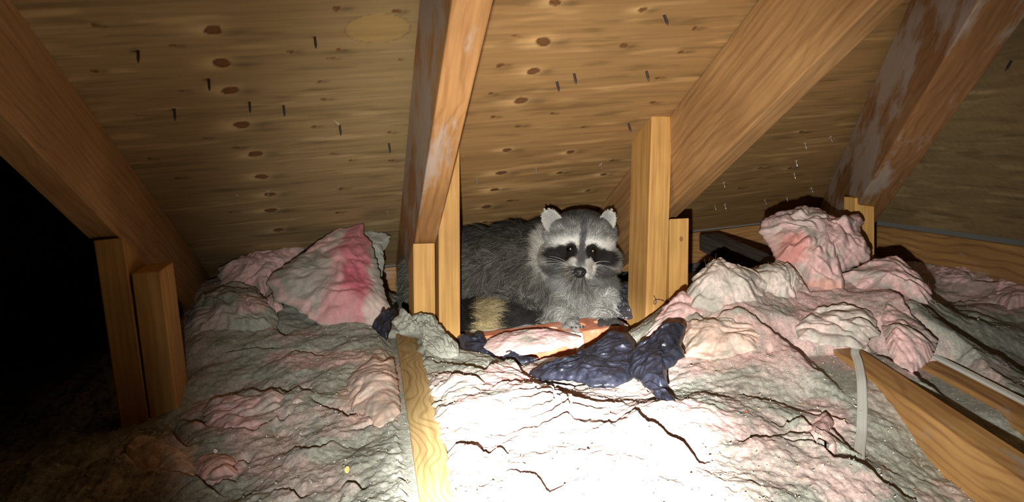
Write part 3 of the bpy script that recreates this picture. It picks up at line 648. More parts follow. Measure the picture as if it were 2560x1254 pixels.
# ------------------------------------------------------------------ brick ledge
def brick_mesh():
    bm = bmesh.new(); bmesh.ops.create_cube(bm, size=1)
    for v in bm.verts: v.co = Vector((v.co.x * 0.188, v.co.y * 0.088, v.co.z * 0.056))
    bmesh.ops.bevel(bm, geom=bm.edges[:], offset=0.003, segments=2, profile=0.5, affect='EDGES')
    me = bpy.data.meshes.new('brick'); bm.to_mesh(me); bm.free()
    o = bpy.data.objects.new('tmp', me); col.objects.link(o)
    bm = bmesh.new()
    for xx in (-0.06, 0.0, 0.06):
        bmesh.ops.create_cone(bm, cap_ends=True, segments=20, radius1=0.0135, radius2=0.0135, depth=0.05, matrix=Matrix.Translation((xx, 0, 0.034)))
    cm = bpy.data.meshes.new('tmpc'); bm.to_mesh(cm); bm.free(); c = bpy.data.objects.new('tmpc', cm); col.objects.link(c)
    md = o.modifiers.new('b', 'BOOLEAN'); md.object = c; md.operation = 'DIFFERENCE'
    dg = bpy.context.evaluated_depsgraph_get(); r = bpy.data.meshes.new_from_object(o.evaluated_get(dg))
    bpy.data.objects.remove(o); bpy.data.objects.remove(c); r.name = 'brick'; r.materials.clear(); return r
def brickmat():
    m, nt, b = newmat('red_brick'); L = nt.links; tc = N(nt, 'ShaderNodeTexCoord')
    n1 = N(nt, 'ShaderNodeTexNoise'); n1.inputs['Scale'].default_value = 28; n1.inputs['Detail'].default_value = 6; L.new(tc.outputs['Object'], n1.inputs['Vector'])
    r = ramp(nt, [(0.3, (0.40, 0.125, 0.062)), (0.55, (0.58, 0.20, 0.10)), (0.72, (0.62, 0.33, 0.24))]); L.new(n1.outputs['Fac'], r.inputs[0])
    n2 = N(nt, 'ShaderNodeTexNoise'); n2.inputs['Scale'].default_value = 16; n2.inputs['Detail'].default_value = 5; L.new(tc.outputs['Object'], n2.inputs['Vector'])
    r2 = ramp(nt, [(0.60, (0, 0, 0)), (0.66, (0.8, 0.8, 0.8))]); L.new(n2.outputs['Fac'], r2.inputs[0])
    c = mixc(nt, r2.outputs[0], r.outputs[0], (0.5, 0.47, 0.43)); L.new(c, b.inputs['Base Color']); b.inputs['Roughness'].default_value = 0.9
    bp = N(nt, 'ShaderNodeBump'); bp.inputs['Strength'].default_value = 0.4; bp.inputs['Distance'].default_value = 0.002; L.new(n1.outputs['Fac'], bp.inputs['Height']); L.new(bp.outputs[0], b.inputs['Normal'])
    return m
M_brick = brickmat(); M_mortar = plain('mortar', (0.56, 0.54, 0.50), 0.95)
BZ = 0.113
ledge = empty('brick_ledge', (0.38, 1.28, 0.0)); tag(ledge, 'top course of orange cored bricks with pale mortar under the raccoon', 'brick wall')
bme = brick_mesh(); bme.materials.append(M_brick)
XM = pl(1450, 862, EY, EY * 1.236)[0]
XL_, XR_ = 0.202, 0.488
def lay_brick(x0, x1, yy, zz):
    o = link('brick', bme); o.parent = ledge; o.scale = ((x1 - x0) / 0.188, 1, 1)
    o.location = Vector(((x0 + x1) / 2, yy, zz + random.uniform(-.001, .001))) - ledge.location
for zz in (BZ - 0.028, BZ - 0.094):
    for x0, x1 in ((XL_, XM - .006), (XM + .006, XR_)): lay_brick(x0, x1, 1.280, zz)
for yy in (1.412, 1.510):
    for k in (-1, 0): lay_brick(XM + k * .198 + .006 - (.1 if yy > 1.5 else 0), XM + k * .198 + .194 - (.1 if yy > 1.5 else 0), yy, BZ - .028)
mo = link('mortar', box_mesh('mortar', XR_ - XL_, 0.31, 0.105, 0.002, M_mortar)); mo.location = Vector(((XL_ + XR_) / 2, 1.395, BZ - 0.0565)) - ledge.location; mo.parent = ledge
o = puff('mortar', [(XM - .007, 1.2335, BZ - .002), (XM + .006, 1.2335, BZ), (XM + .008, 1.2335, BZ - .03), (XM + .005, 1.2335, BZ - .055), (XM - .006, 1.2335, BZ - .055), (XM - .009, 1.2335, BZ - .03)], 0.004, 12, M_mortar, None, amp=.001, M=40, NR=8, back=.004, edge=.001, toward=0)
to_parent(o, ledge)

# ------------------------------------------------------------------ black plastic
def plasticmat():
    m, nt, b = newmat('black_plastic'); L = nt.links; tc = N(nt, 'ShaderNodeTexCoord')
    n1 = N(nt, 'ShaderNodeTexNoise'); n1.inputs['Scale'].default_value = 60; n1.inputs['Detail'].default_value = 5; n1.inputs['Roughness'].default_value = 0.6; L.new(tc.outputs['Object'], n1.inputs['Vector'])
    r = ramp(nt, [(0.35, (0.008, 0.009, 0.014)), (0.7, (0.034, 0.037, 0.058))]); L.new(n1.outputs['Fac'], r.inputs[0]); L.new(r.outputs[0], b.inputs['Base Color'])
    r2 = ramp(nt, [(0.35, (0.25,) * 3), (0.7, (0.55,) * 3)]); L.new(n1.outputs['Fac'], r2.inputs[0]); L.new(r2.outputs[0], b.inputs['Roughness'])
    n2 = N(nt, 'ShaderNodeTexNoise'); n2.inputs['Scale'].default_value = 110; n2.inputs['Detail'].default_value = 3; n2.inputs['Distortion'].default_value = 1.2; L.new(tc.outputs['Object'], n2.inputs['Vector'])
    bp = N(nt, 'ShaderNodeBump'); bp.inputs['Strength'].default_value = 0.35; bp.inputs['Distance'].default_value = 0.003; L.new(n2.outputs['Fac'], bp.inputs['Height']); L.new(bp.outputs[0], b.inputs['Normal'])
    return m
M_plas = plasticmat()
root = empty('plastic_sheet', tuple(hit(1500, 920)))
tag(root, 'large torn sheet of crumpled dark blue-black plastic in front of the bricks', 'plastic sheet')
pk = dict(bill=False, amp=.005, freq=18, back=.004, edge=.004, power=6, ridged=.0045, M=220, NR=44)
def surf(poly, zs):                               # outline with its own heights (metres) over the floor
    return [pl(x, y, EZ, EZ * z) for (x, y), z in zip(poly, zs)]
fl = [((1319,936),.122),((1385,905),.122),((1436,891),.124),((1490,860),.140),((1518,840),.152),((1535,828),.158),((1568,834),.158),((1580,852),.154),((1602,880),.150),((1596,912),.144),((1590,938),.142),((1569,955),.141),((1538,968),.140),((1474,969),.138),((1454,957),.138),((1411,952),.134),((1347,949),.128)]
o = puff('torn_flap', [pl(x, y, EZ, EZ * z) for (x, y), z in fl], 0.014, 51, M_plas, None, toward=.3, **pk); to_parent(o, root)
fl = [((1576,940),.150),((1570,890),.158),((1606,858),.172),((1640,838),.185),((1656,820),.198),((1679,805),.206),((1700,806),.206),((1714,818),.200),((1706,863),.182),((1709,889),.176),((1690,905),.172),((1668,921),.168),((1666,945),.166),((1671,970),.162),((1653,976),.160),((1604,960),.158)]
o = puff('torn_flap', [pl(x, y, EZ, EZ * z) for (x, y), z in fl], 0.014, 52, M_plas, None, toward=.15, **pk); to_parent(o, root)
fl = [((1604,962),.160),((1622,957),.162),((1652,972),.162),((1672,985),.160),((1692,1000),.158),((1690,1008),.157),((1672,1010),.156),((1642,990),.157),((1622,974),.158)]
o = puff('torn_flap', [pl(x, y, EZ, EZ * z) for (x, y), z in fl], 0.007, 53, M_plas, None, toward=.3, **{**pk, 'M': 110, 'NR': 16, 'amp': .003, 'ridged': .004}); to_parent(o, root)
def scrap(label, pts, seed, thick=0.01):
    o = puff('plastic_scrap', pts, thick, seed, M_plas, None, toward=.2, **{**pk, 'M': 100, 'NR': 18, 'amp': .004, 'ridged': .004})
    return tag(o, label, 'plastic scrap', 'black plastic scraps')
scrap('shiny black plastic scrap against the foot of the tall post under the tail', dpts([(1140,905),(1142,842),(1175,846),(1200,838),(1214,848),(1222,868),(1240,886),(1232,898),(1205,906),(1168,896)], 1.33, 1.26), 61, .014)
scrap('small thin black plastic scrap on grey dust before the pink pad', dpts([(1254,892),(1264,878),(1276,876),(1290,886),(1315,896),(1340,895),(1350,902),(1310,908),(1272,908)], 1.24, 1.215), 62, .006)
scrap('black plastic shred with pointed fingers beside the peaked batt', dpts([(930,815),(942,800),(952,776),(958,772),(962,786),(972,776),(978,784),(990,772),(994,778),(986,800),(972,832),(968,850),(952,838)], 1.30, 1.24), 63, .010)
# crumpled foil in the corner right of the raccoon
M_foil = plain('dark_foil', (0.10, 0.10, 0.115), 0.25, 0.6)
o = puff('foil_scrap', dpts([(1532,792),(1536,745),(1545,712),(1575,705),(1610,720),(1610,790),(1570,798)], 1.52, 1.40), 0.012, 71, M_foil, None, bill=False, amp=.004, freq=40, M=130, NR=30, ridged=.005, toward=.2)
tag(o, 'crumpled glinting grey foil in the corner beside the raccoon\'s paw', 'foil')

# ------------------------------------------------------------------ cables
def sweep(name, pts, nrm, wd, th, mat, parent=None):
    P = np.array(pts, float); L = np.r_[0, np.cumsum(np.linalg.norm(np.diff(P, axis=0), axis=1))]
    s = np.linspace(0, L[-1], max(12, int(L[-1] / 0.006))); Q = np.stack([np.interp(s, L, P[:, k]) for k in range(3)], 1)
    for _ in range(4): Q[1:-1] = 0.5 * Q[1:-1] + 0.25 * (Q[:-2] + Q[2:])
    prof = [(-.5, 0), (-.46, .35), (-.33, .5), (-.2, .40), (-.1, .5), (.1, .5), (.2, .40), (.33, .5), (.46, .35), (.5, 0), (.4, -.45), (0, -.5), (-.4, -.45)]
    V = []; k = len(prof)
    for i in range(len(Q)):
        t = nz(Q[min(i + 1, len(Q) - 1)] - Q[max(i - 1, 0)]); n_ = np.array(nrm(i / (len(Q) - 1)), float); n_ = nz(n_ - t * (n_ @ t)); s_ = np.cross(t, n_)
        for a, b in prof: V.append(Q[i] + s_ * a * wd + n_ * b * th)
    me = bpy.data.meshes.new(name)
    me.from_pydata([tuple(v) for v in V], [], grid_faces(len(Q), k, True).tolist() + [list(range(k))[::-1], list(range((len(Q) - 1) * k, len(Q) * k))]); me.update()
    return link(name, me, mat, parent)
toC = nz(C - at(2150, 1000, .9))
top = jp(2136, 880, .139); cab = [jp(2165, 868, .128), jp(2140, 866, .141), top, jp(2146, 905, .1385)] + [hit(x, y, .014) for x, y in [(2154, 950), (2156, 1010), (2154, 1080), (2149, 1120), (2147, 1152)]]
tag(sweep('cable', cab, lambda t: EZ * (1 - min(1, t * 3)) + toC * min(1, t * 3) + EZ * .05, .0115, .005, M_cable), 'white flat cable hanging over the orange joist into grey loose fill', 'cable')
cab2 = [jp(x, y, .110) for x, y in [(2300, 872), (2328, 886), (2400, 922), (2480, 963), (2560, 1004), (2700, 1075), (2900, 1175)]]
tag(sweep('cable', cab2, lambda t: EZ, .0105, .005, M_cable), 'white flat cable lying along the dark brown joist', 'cable')
M_pipe = plain('reddish_rod', (0.45, 0.16, 0.12), 0.6)
tag(sweep('rod', [at(-60, 628, 1.75), at(100, 615, 1.75), at(222, 605, 1.75)], lambda t: EZ, .01, .01, M_pipe), 'thin reddish rod running into the dark beyond the gloomy rafter', 'rod')

wp = [fp(x, y, YD - dy) for x, y, dy in [(1660, 752, .012), (1648, 748, .010), (1640, 742, .004), (1632, 748, .003), (1630, 760, .003), (1636, 768, .003), (1643, 762, .004), (1644, 752, .004), (1638, 742, .003), (1634, 738, .0025)]]
tag(sweep('bent_wire', wp, lambda t: -EY, .0012, .0012, plain('rusty_wire', (.09, .055, .035), .7, .4)), 'small curl of rusty wire on the post right of the raccoon', 'wire')
# ------------------------------------------------------------------ nails through the sheathing
def nail_mesh(L, wd, mat):
    bm = bmesh.new()
    prof = [(0.0, 1.0), (0.72, 0.95), (1.0, 0.15)]
    rings = []
    for t, r in prof:
        rings.append([bm.verts.new((math.cos(a) * wd * r, math.sin(a) * wd * r * 0.8, -t * L)) for a in [k * math.pi / 3 for k in range(6)]])
    for a, b in zip(rings[:-1], rings[1:]):
        for k in range(6): bm.faces.new((a[k], a[(k + 1) % 6], b[(k + 1) % 6], b[k]))
    bm.faces.new(rings[0]); bm.faces.new(rings[-1][::-1])
    me = bpy.data.meshes.new('shank'); bm.to_mesh(me); bm.free(); me.materials.append(mat); return me
def splinter_mesh():
    me = bpy.data.meshes.new('splinter')
    me.from_pydata([(-.011, 0, 0.001), (0, .0016, 0), (.012, 0, .001), (0, -.0012, .001), (0, 0, -.0028)], [], [(0, 1, 4), (1, 2, 4), (2, 3, 4), (3, 0, 4), (0, 3, 2, 1)]); me.materials.append(M_splint); return me
ND, NB, SP = nail_mesh(.019, .0023, M_metal), nail_mesh(.014, .0012, M_bright), splinter_mesh()
def nail(x, y, dark, spl, label, group, plane='main', tilt=0.0):
    if plane == 'main': p = pl(x, y, NRM, (0, 0, Z_PLY)); nn = NRM
    else:
        nn = nz((0.943, 0, 1)); p = pl(x, y, nn, (0.863, 0, 0.6208))
    q = Vector(nn).to_track_quat('Z', 'X'); e = empty('nail', tuple(p + nn * .001)); e.rotation_euler = (q.to_matrix().to_4x4() @ Matrix.Rotation(tilt, 4, 'X') @ Matrix.Rotation(random.uniform(-.15, .15), 4, 'Y')).to_euler()
    link('shank', ND if dark else NB, None, e)
    if spl:
        s_ = link('splinter', SP, None, e); s_.rotation_euler = (0, 0, random.uniform(-.5, .5) + (0 if plane == 'main' else 1.57)); s_.scale = (spl, 1, 1)
    tag(e, label, 'nail', group)
for x, y, s_, lb in [(346,128,0,'dark nail tip close to the gloomy brown rafter'),(522,198,.6,'dark nail tip beside the third large knot from the top of the column'),(624,256,0,'dark nail tip just above the fourth large oval knot'),
                     (709,264,.5,'dark nail tip alone on clear wood, right of the large knots'),(787,93,.8,'dark nail tip with a short splinter below a smooth oval plywood patch'),(972,358,.6,'dark nail tip close to the white-stained side of the rafter')]:
    nail(x, y, True, s_, lb, 'dark nails in the yellowish plywood')
for x, y, s_, lb in [(436,272,1.2,'dark nail tip with a pale splinter near the gloomy brown rafter'),(849,312,1.6,'dark nail tip with a long pale splinter in the yellowish plywood')]: nail(x, y, True, s_, lb, 'splintered nails in the yellowish plywood')
for x, y, lb in [(670,478,'thin bright nail tip beside the seventh large oval knot'),(592,488,'thin nail tip over the mauve slab, left of the large knots'),(969,528,'thin bright nail tip just above the dusty grey rag'),(845,466,'thin bright nail tip with a splinter over the peaked batt')]: nail(x, y, False, .8, lb, 'bright nails in the yellowish plywood')
for x, y, s_, lb in [(1435,184,.7,'stout dark nail tip of a close pair in the orange plywood'),(1392,204,1.0,'dark nail tip of a close pair, with a thread of wood hanging from it'),(1660,38,1.3,'dark nail tip with a long splinter high beside the broad rafter'),
                     (1616,178,.4,'dark nail tip beside a small ringed knot near the broad rafter'),(1571,309,0,'dark nail tip just above the post right of the raccoon')]:
    nail(x, y, True, s_, lb, 'dark nails in the orange plywood')
for x, y, lb in [(1340,420,'bright nail tip with a splinter over the raccoon\'s shoulders'),(1502,410,'bright nail tip with a splinter over the raccoon\'s head'),(1192,446,'tiny bright nail tip beside the tall post left of the raccoon')]: nail(x, y, False, 1.2, lb, 'bright nails over the raccoon')
for x, y in [(2012,358),(1990,402),(2028,470),(1912,500),(1967,494),(1787,513),(1812,511),(1809,456),(2076,342),(1985,434)]: nail(x, y, False, .8, 'thin bright nail tip in the shaded plywood between broad and hip rafters', 'bright nails in the shaded bay')
for x, y, lb in [(2354,268,'one of two dark nail tips side by side near the hip rafter'),(2378,270,'one of two dark nail tips side by side near the hip rafter'),(2528,152,'lone dark nail tip out on the dull brown slope'),(2538,66,'lone dark nail tip out on the dull brown slope')]: nail(x, y, True, 0, lb, 'nails in the dull brown slope', 'right')

# ------------------------------------------------------------------ crumbs of fill and wood chips
vis = np.where((XY[:, 0] > -.6) & (XY[:, 0] < 1.2) & (rxy > .5) & (rxy < 1.7))[0]
nfl = 9000; pick = rng.choice(vis, nfl, p=(1 / rxy[vis]) / (1 / rxy[vis]).sum() * 1.0); V = []; Fq = []; Cq = []
tints = np.array([[.62, .60, .52], [.66, .60, .42], [.55, .52, .46], [.70, .70, .66], [.58, .47, .28]])
for k, i in enumerate(pick):
    s_ = (0.0006 + 0.0013 * rng.random() ** 3) * (1.25 if rxy[i] > .9 else 1); p = GV[i] + EZ * s_ * .3; nrm_ = nz(rng.normal(size=3) * .6 + EZ); a_ = nz(np.cross(nrm_, rng.normal(size=3))); b_ = np.cross(nrm_, a_)
    j = rng.uniform(.6, 1.3, 4); V += [p + a_ * s_ * j[0], p + b_ * s_ * j[1] + nrm_ * s_ * .5, p - a_ * s_ * j[2], p - b_ * s_ * j[3] + nrm_ * s_ * .3, p - nrm_ * s_ * .8]
    o_ = 5 * k; Fq += [(o_, o_ + 1, o_ + 2), (o_, o_ + 2, o_ + 3), (o_, o_ + 4, o_ + 1), (o_ + 1, o_ + 4, o_ + 2), (o_ + 2, o_ + 4, o_ + 3), (o_ + 3, o_ + 4, o_)]
    Cq += [tints[rng.integers(5)]] * 5
me = mesh_np('insulation_crumbs', np.array(V), np.array(Fq), False, np.array(Cq))
tag(link('insulation_crumbs', me, tinted('crumbs', bump=(200, .1, .001))), 'pale crumbs of fill scattered over the grey and pink insulation', 'crumbs', kind='stuff')
def chip(x, y, r, c, label, lift=.012):
    p = hit(x, y, lift); n_ = 9; bm = bmesh.new(); rr = [r * random.uniform(.65, 1.15) for _ in range(n_)]
    t_ = [bm.verts.new((math.cos(k / n_ * 6.283) * rr[k], math.sin(k / n_ * 6.283) * rr[k] * .75, .0008 + random.uniform(-.0004, .0006))) for k in range(n_)]
    b_ = [bm.verts.new((v.co.x, v.co.y, v.co.z - .0014)) for v in t_]
    bm.faces.new(t_); bm.faces.new(b_[::-1])
    for k in range(n_): bm.faces.new((t_[k], b_[k], b_[(k + 1) % n_], t_[(k + 1) % n_]))
    me = bpy.data.meshes.new('wood_chip'); bm.to_mesh(me); bm.free(); o = link('wood_chip', me, c); o.location = p
    o.rotation_euler = Vector(nz(C - p) * .6 + EZ * .5).to_track_quat('Z', 'X').to_euler(); tag(o, label, 'wood chip', 'loose chips on the insulation')
M_chy = plain('chip_yellow', (.72, .58, .22), .7); M_chw = plain('chip_pale', (.7, .66, .55), .7); M_chr = plain('chip_red', (.45, .10, .05), .7)
chip(868, 1173, .0042, M_chy, 'round yellow chip on grey dust left of the pale joist')
chip(1754, 746, .0042, M_chy, 'yellow chip on the heap close to the shorter post')
chip(1908, 1118, .0045, M_chy, 'jagged yellow chip low on the heap foot')
chip(1948, 866, .004, M_chw, 'pale oval chip on the middle of the heap')
chip(1866, 1033, .0035, M_chr, 'rust red chip below the pale fold of the heap')
chip(630, 1008, .0040, M_chw, 'pale peach chip on the broad pink slab', .03)
chip(538, 1128, .0036, M_chw, 'small whitish curled chip beside the salmon wad', .02)

# ------------------------------------------------------------------ raccoon
rac = empty('raccoon', tuple(at(1400, 815, 1.40)))
tag(rac, 'grey raccoon with black mask and ringed tail crouching between the posts', 'raccoon')
rac.location.z = BZ
bm = bmesh.new()
Rc = Matrix(((R[0], U[0], -F[0]), (R[1], U[1], -F[1]), (R[2], U[2], -F[2])))
def ell(x, y, d, rx, ry, rz, rot=0.0):
    m = Matrix.Translation(Vector(at(x, y, d))) @ Rc.to_4x4() @ Matrix.Rotation(rot, 4, 'Z') @ Matrix.Diagonal((rx, ry, rz, 1))
    bmesh.ops.create_icosphere(bm, subdivisions=3, radius=1, matrix=m)
def ballp(p, r): bmesh.ops.create_icosphere(bm, subdivisions=2, radius=r, matrix=Matrix.Translation(Vector(p)))
def chain(pts):                                   # (x, y, depth, radius)
    P = [(at(x, y, d), r) for x, y, d, r in pts]
    for (a, ra), (b, rb) in zip(P[:-1], P[1:]):
        L = np.linalg.norm(b - a); m = max(2, int(L / (min(ra, rb) * 0.45)))
        for k in range(m + 1): ballp(a + (b - a) * k / m, ra + (rb - ra) * k / m)
# trunk
ell(1110, 705, 1.56, .085, .092, .088); ell(1200, 690, 1.56, .10, .098, .09); ell(1290, 680, 1.545, .10, .098, .088); ell(1370, 665, 1.525, .085, .088, .08)
ell(1425, 690, 1.50, .07, .085, .07)              # shoulders
ell(1462, 720, 1.475, .058, .065, .052)            # chest
ell(1270, 765, 1.50, .062, .052, .055); ell(1180, 760, 1.53, .07, .06, .06)          # haunch
chain([(1290, 790, 1.475, .026), (1330, 808, 1.44, .019), (1368, 818, 1.42, .013)])   # hind foot under the belly
# head
ell(1451, 590, 1.450, .066, .050, .062); ell(1453, 612, 1.425, .060, .047, .05)
ell(1400, 645, 1.435, .033, .034, .040); ell(1502, 650, 1.435, .031, .033, .040)
ell(1452, 655, 1.425, .045, .030, .04)
chain([(1452, 636, 1.395, .031), (1450, 655, 1.368, .0235), (1449, 670, 1.345, .0165)])
chain([(1449, 684, 1.375, .020), (1449, 690, 1.350, .012)]); chain([(1436, 672, 1.365, .013), (1437, 682, 1.347, .010)]); chain([(1463, 673, 1.365, .013), (1461, 683, 1.347, .010)])                          # lower jaw
ell(1430, 617, 1.392, .016, .012, .014); ell(1480, 621, 1.392, .016, .012, .014)      # brow / socket rims
# fore legs with fingers
chain([(1485, 700, 1.485, .038), (1505, 745, 1.455, .027), (1512, 778, 1.425, .0195), (1517, 793, 1.40, .0145), (1524, 800, 1.385, .0125)])
for (x0, y0, x1, y1, x2, y2) in [(1520, 801, 1540, 802, 1556, 812), (1518, 803, 1535, 807, 1548, 817), (1514, 804, 1526, 811, 1536, 820), (1509, 804, 1515, 812, 1520, 820), (1506, 800, 1501, 807, 1500, 814)]:
    chain([(x0, y0, 1.385, .0075), (x1, y1, 1.368, .0058), (x2, y2, 1.358, .0040)])
chain([(1408, 715, 1.485, .042), (1400, 758, 1.455, .029), (1412, 790, 1.425, .020), (1424, 808, 1.395, .0135), (1430, 814, 1.38, .012)])
for (x0, y0, x1, y1, x2, y2) in [(1432, 813, 1446, 817, 1457, 824), (1431, 816, 1442, 822, 1450, 829), (1427, 817, 1434, 825, 1440, 832), (1422, 817, 1426, 825, 1429, 832), (1419, 813, 1413, 819, 1410, 826)]:
    chain([(x0, y0, 1.38, .0072), (x1, y1, 1.365, .0056), (x2, y2, 1.357, .0040)])
# tail curling round in front of the haunch
TAIL = [(1080, 760, 1.56, .030), (1095, 800, 1.50, .033), (1135, 806, 1.452, .034), (1180, 798, 1.438, .034), (1225, 800, 1.43, .033), (1262, 802, 1.432, .030), (1288, 806, 1.436, .022)]
chain(TAIL)
me = bpy.data.meshes.new('body'); bm.to_mesh(me); bm.free()
tmp = bpy.data.objects.new('tmp', me); col.objects.link(tmp)
rm = tmp.modifiers.new('r', 'REMESH'); rm.mode = 'VOXEL'; rm.voxel_size = 0.0028
sm = tmp.modifiers.new('s', 'SMOOTH'); sm.iterations = 5; sm.factor = 0.5
dg = bpy.context.evaluated_depsgraph_get(); body_me = bpy.data.meshes.new_from_object(tmp.evaluated_get(dg)); bpy.data.objects.remove(tmp)
body_me.name = 'body'; body_me.materials.clear()
nv = len(body_me.vertices); BV = np.empty(nv * 3, np.float32); body_me.vertices.foreach_get('co', BV); BV = BV.reshape(-1, 3).astype(float)
body_me.polygons.foreach_set('use_smooth', np.ones(len(body_me.polygons), dtype=bool))
TP = np.array([at(x, y, d) for x, y, d, r in TAIL])
def tail_param(P):                                # distance to the tail line and place along it
    best = np.full(len(P), 9.0); par = np.zeros(len(P)); L0 = 0
    for a, b in zip(TP[:-1], TP[1:]):
        ab = b - a; L = np.linalg.norm(ab); t = np.clip(((P - a) @ ab) / L ** 2, 0, 1); d = np.linalg.norm(P - (a + t[:, None] * ab), axis=1)
        m = d < best; best[m] = d[m]; par[m] = L0 + t[m] * L; L0 += L
    return best, par
HX = np.array([at(1454, 625, 1.40)])[0]
def coat(P, Nn):
    """colour of the coat and length of the hair at points of the skin"""
    x, y, d = px(P); n_ = len(P)
    dx, dy = x - 1454, y - 625; a = math.radians(4); hx = dx * math.cos(a) + dy * math.sin(a); hy = -dx * math.sin(a) + dy * math.cos(a)
    jit = noise(P, 180, 900) * 3.0; hx2, hy2 = hx + jit, hy + noise(P, 160, 901) * 3.0
    front = Nn @ F < 0.35
    ishead = (d < 1.505) & (((hx + 2) / 112) ** 2 + ((hy - 2) / 108) ** 2 < 1) & (y < 712) & (((P - at(1452, 628, 1.425)) ** 2).sum(1) < .100 ** 2)
    c = np.tile([.085, .08, .067], (n_, 1)); ln = np.full(n_, .028); lie = np.full(n_, 1.5)
    # body: dark grizzled back, paler flank and belly
    back = sstep(640, 560, y) ; c = c * (1 - .72 * back[:, None])
    pale = sstep(700, 800, y) * .5 + sstep(1360, 1440, x) * sstep(640, 720, y) * .75
    c = c * (1 - pale[:, None]) + np.array([.18, .175, .155]) * pale[:, None]
    # pale forelegs and chest
    arm = (x > 1376) & (y > 700); wa = sstep(1376, 1400, x) * sstep(690, 730, y) * .5; c = c * (1 - wa[:, None]) + np.array([.19, .187, .17]) * wa[:, None]
    wr = sstep(1488, 1504, x) * sstep(680, 720, y) * sstep(796, 780, y) + .6 * np.exp(-((x - 1412) / 16) ** 2 - ((y - 755) / 36) ** 2); wr = np.clip(wr, 0, 1) * .85; c = c * (1 - wr[:, None]) + np.array([.40, .40, .365]) * wr[:, None]
    ln = np.where((x > 1380) & (y > 700), .020, ln); ln = np.where((x > 1385) & (y > 775), .011, ln); ln = np.where((y > 795) & (x > 1290), .006, ln)
    paw = (y > 794) & (x > 1490); c[paw] = [.045, .042, .04]; paw2 = (y > 816) & (x > 1402) & (x < 1465); c[paw2] = [.20, .19, .175]; ln[paw | paw2] = .003
    # tail rings
    td, tpar = tail_param(P); tl = (td < .042) & (d < 1.49) & (y > 730)
    LT = sum(np.linalg.norm(b - a_) for a_, b in zip(TP[:-1], TP[1:])); tx = x
    ring = sstep(1172, 1184, tx + 6 * jit / 3) * sstep(1246, 1234, tx + 6 * jit / 3)
    ct = np.array([.018, .016, .014]) * (1 - ring[:, None]) + np.array([.36, .29, .155]) * ring[:, None]
    c[tl] = ct[tl]; ln[tl] = .022; lie[tl] = 1.1
    # head
    h = ishead
    ch = np.tile([.26, .26, .25], (n_, 1))
    top = sstep(-48, -84, hy2); ch = ch * (1 - .9 * top[:, None]) + np.array([.03, .029, .028]) * .9 * top[:, None]
    def lay(m, colr): ch[:] = ch * (1 - m[:, None]) + np.array(colr) * m[:, None]
    ch_side = sstep(60, 88, np.abs(hx2)) * sstep(-50, -10, hy2); lay(ch_side * .8, [.46, .44, .38])
    low = sstep(40, 62, hy2) * sstep(14, 26, np.abs(hx2)); lay(low * .5, [.17, .165, .155])
    for sx in (-1, 1):
        ax = hx2 * sx
        brow = np.exp(-((hy2 + 19 - 0.12 * (ax - 45) * (ax > 45)) / 10) ** 2) * sstep(6, 16, ax) * sstep(96, 76, ax); lay(np.clip(brow * 1.6, 0, 1), [.82, .82, .76])
        inner = np.exp(-((ax - 14) / 6.5) ** 2 - ((hy2 + 14) / 17) ** 2); lay(np.clip(inner * 1.4, 0, 1), [.70, .70, .64])
        q = ((ax - 45) / 37) ** 2 + ((hy2 - 13 - (ax - 44) * .18) / 21) ** 2; q2 = ((ax - 26) / 15) ** 2 + ((hy2 + 1) / 17) ** 2
        lay(sstep(1.25, .85, np.minimum(q, q2)), [.022, .020, .020])
        un = ((ax - 52) / 34) ** 2 + ((hy2 - 48) / 12) ** 2; lay(sstep(1.3, .6, un) * .75, [.06, .057, .055])
        mz = ((ax - 20) / 17) ** 2 + ((hy2 - 46 - (ax - 20) * .1) / 25) ** 2; lay(sstep(1.25, .8, mz), [.82, .82, .74])
    stripe = sstep(9.5, 5.5, np.abs(hx2 - 1)) * sstep(-95, -60, hy2) * sstep(48, 30, hy2); lay(stripe * .85, [.075, .075, .085])
    nosebr = sstep(14, 7, np.abs(hx2)) * sstep(-2, 14, hy2) * sstep(50, 38, hy2); lay(nosebr * .75, [.11, .11, .115])
    chin = sstep(64, 70, hy2) * sstep(30, 18, np.abs(hx2)); lay(chin * .4, [.33, .32, .30])
    lnh = np.full(n_, .0085); lnh = lnh + .013 * sstep(58, 92, np.abs(hx2)) + .008 * sstep(50, 75, hy2) * sstep(20, 40, np.abs(hx2)) + .004 * sstep(-60, -95, hy2)
    lnh = np.where((np.abs(hx) < 38) & (hy > 10) & (hy < 72), .0042, lnh); lnh = np.where((np.abs(hx) < 64) & (np.abs(hy) < 26), np.minimum(lnh, .0050), lnh)
    c[h] = ch[h]; ln[h] = lnh[h]; lie[h] = 1.7
    return np.clip(c, .008, .8), ln, lie, h, tl
BN = np.empty(nv * 3, np.float32); body_me.vertices.foreach_get('normal', BN); BN = BN.reshape(-1, 3).astype(float)
bc, _, _, _, _ = coat(BV, BN)
a_ = body_me.color_attributes.new('tint', 'FLOAT_COLOR', 'POINT'); q = np.ones((nv, 4), np.float32); q[:, :3] = bc; a_.data.foreach_set('color', q.ravel())
M_skin = tinted('raccoon_undercoat', bump=(500, .2, .001), mott=(.85, 1.1), scale=200, speck=.2)
to_parent(link('body', body_me, M_skin), rac)
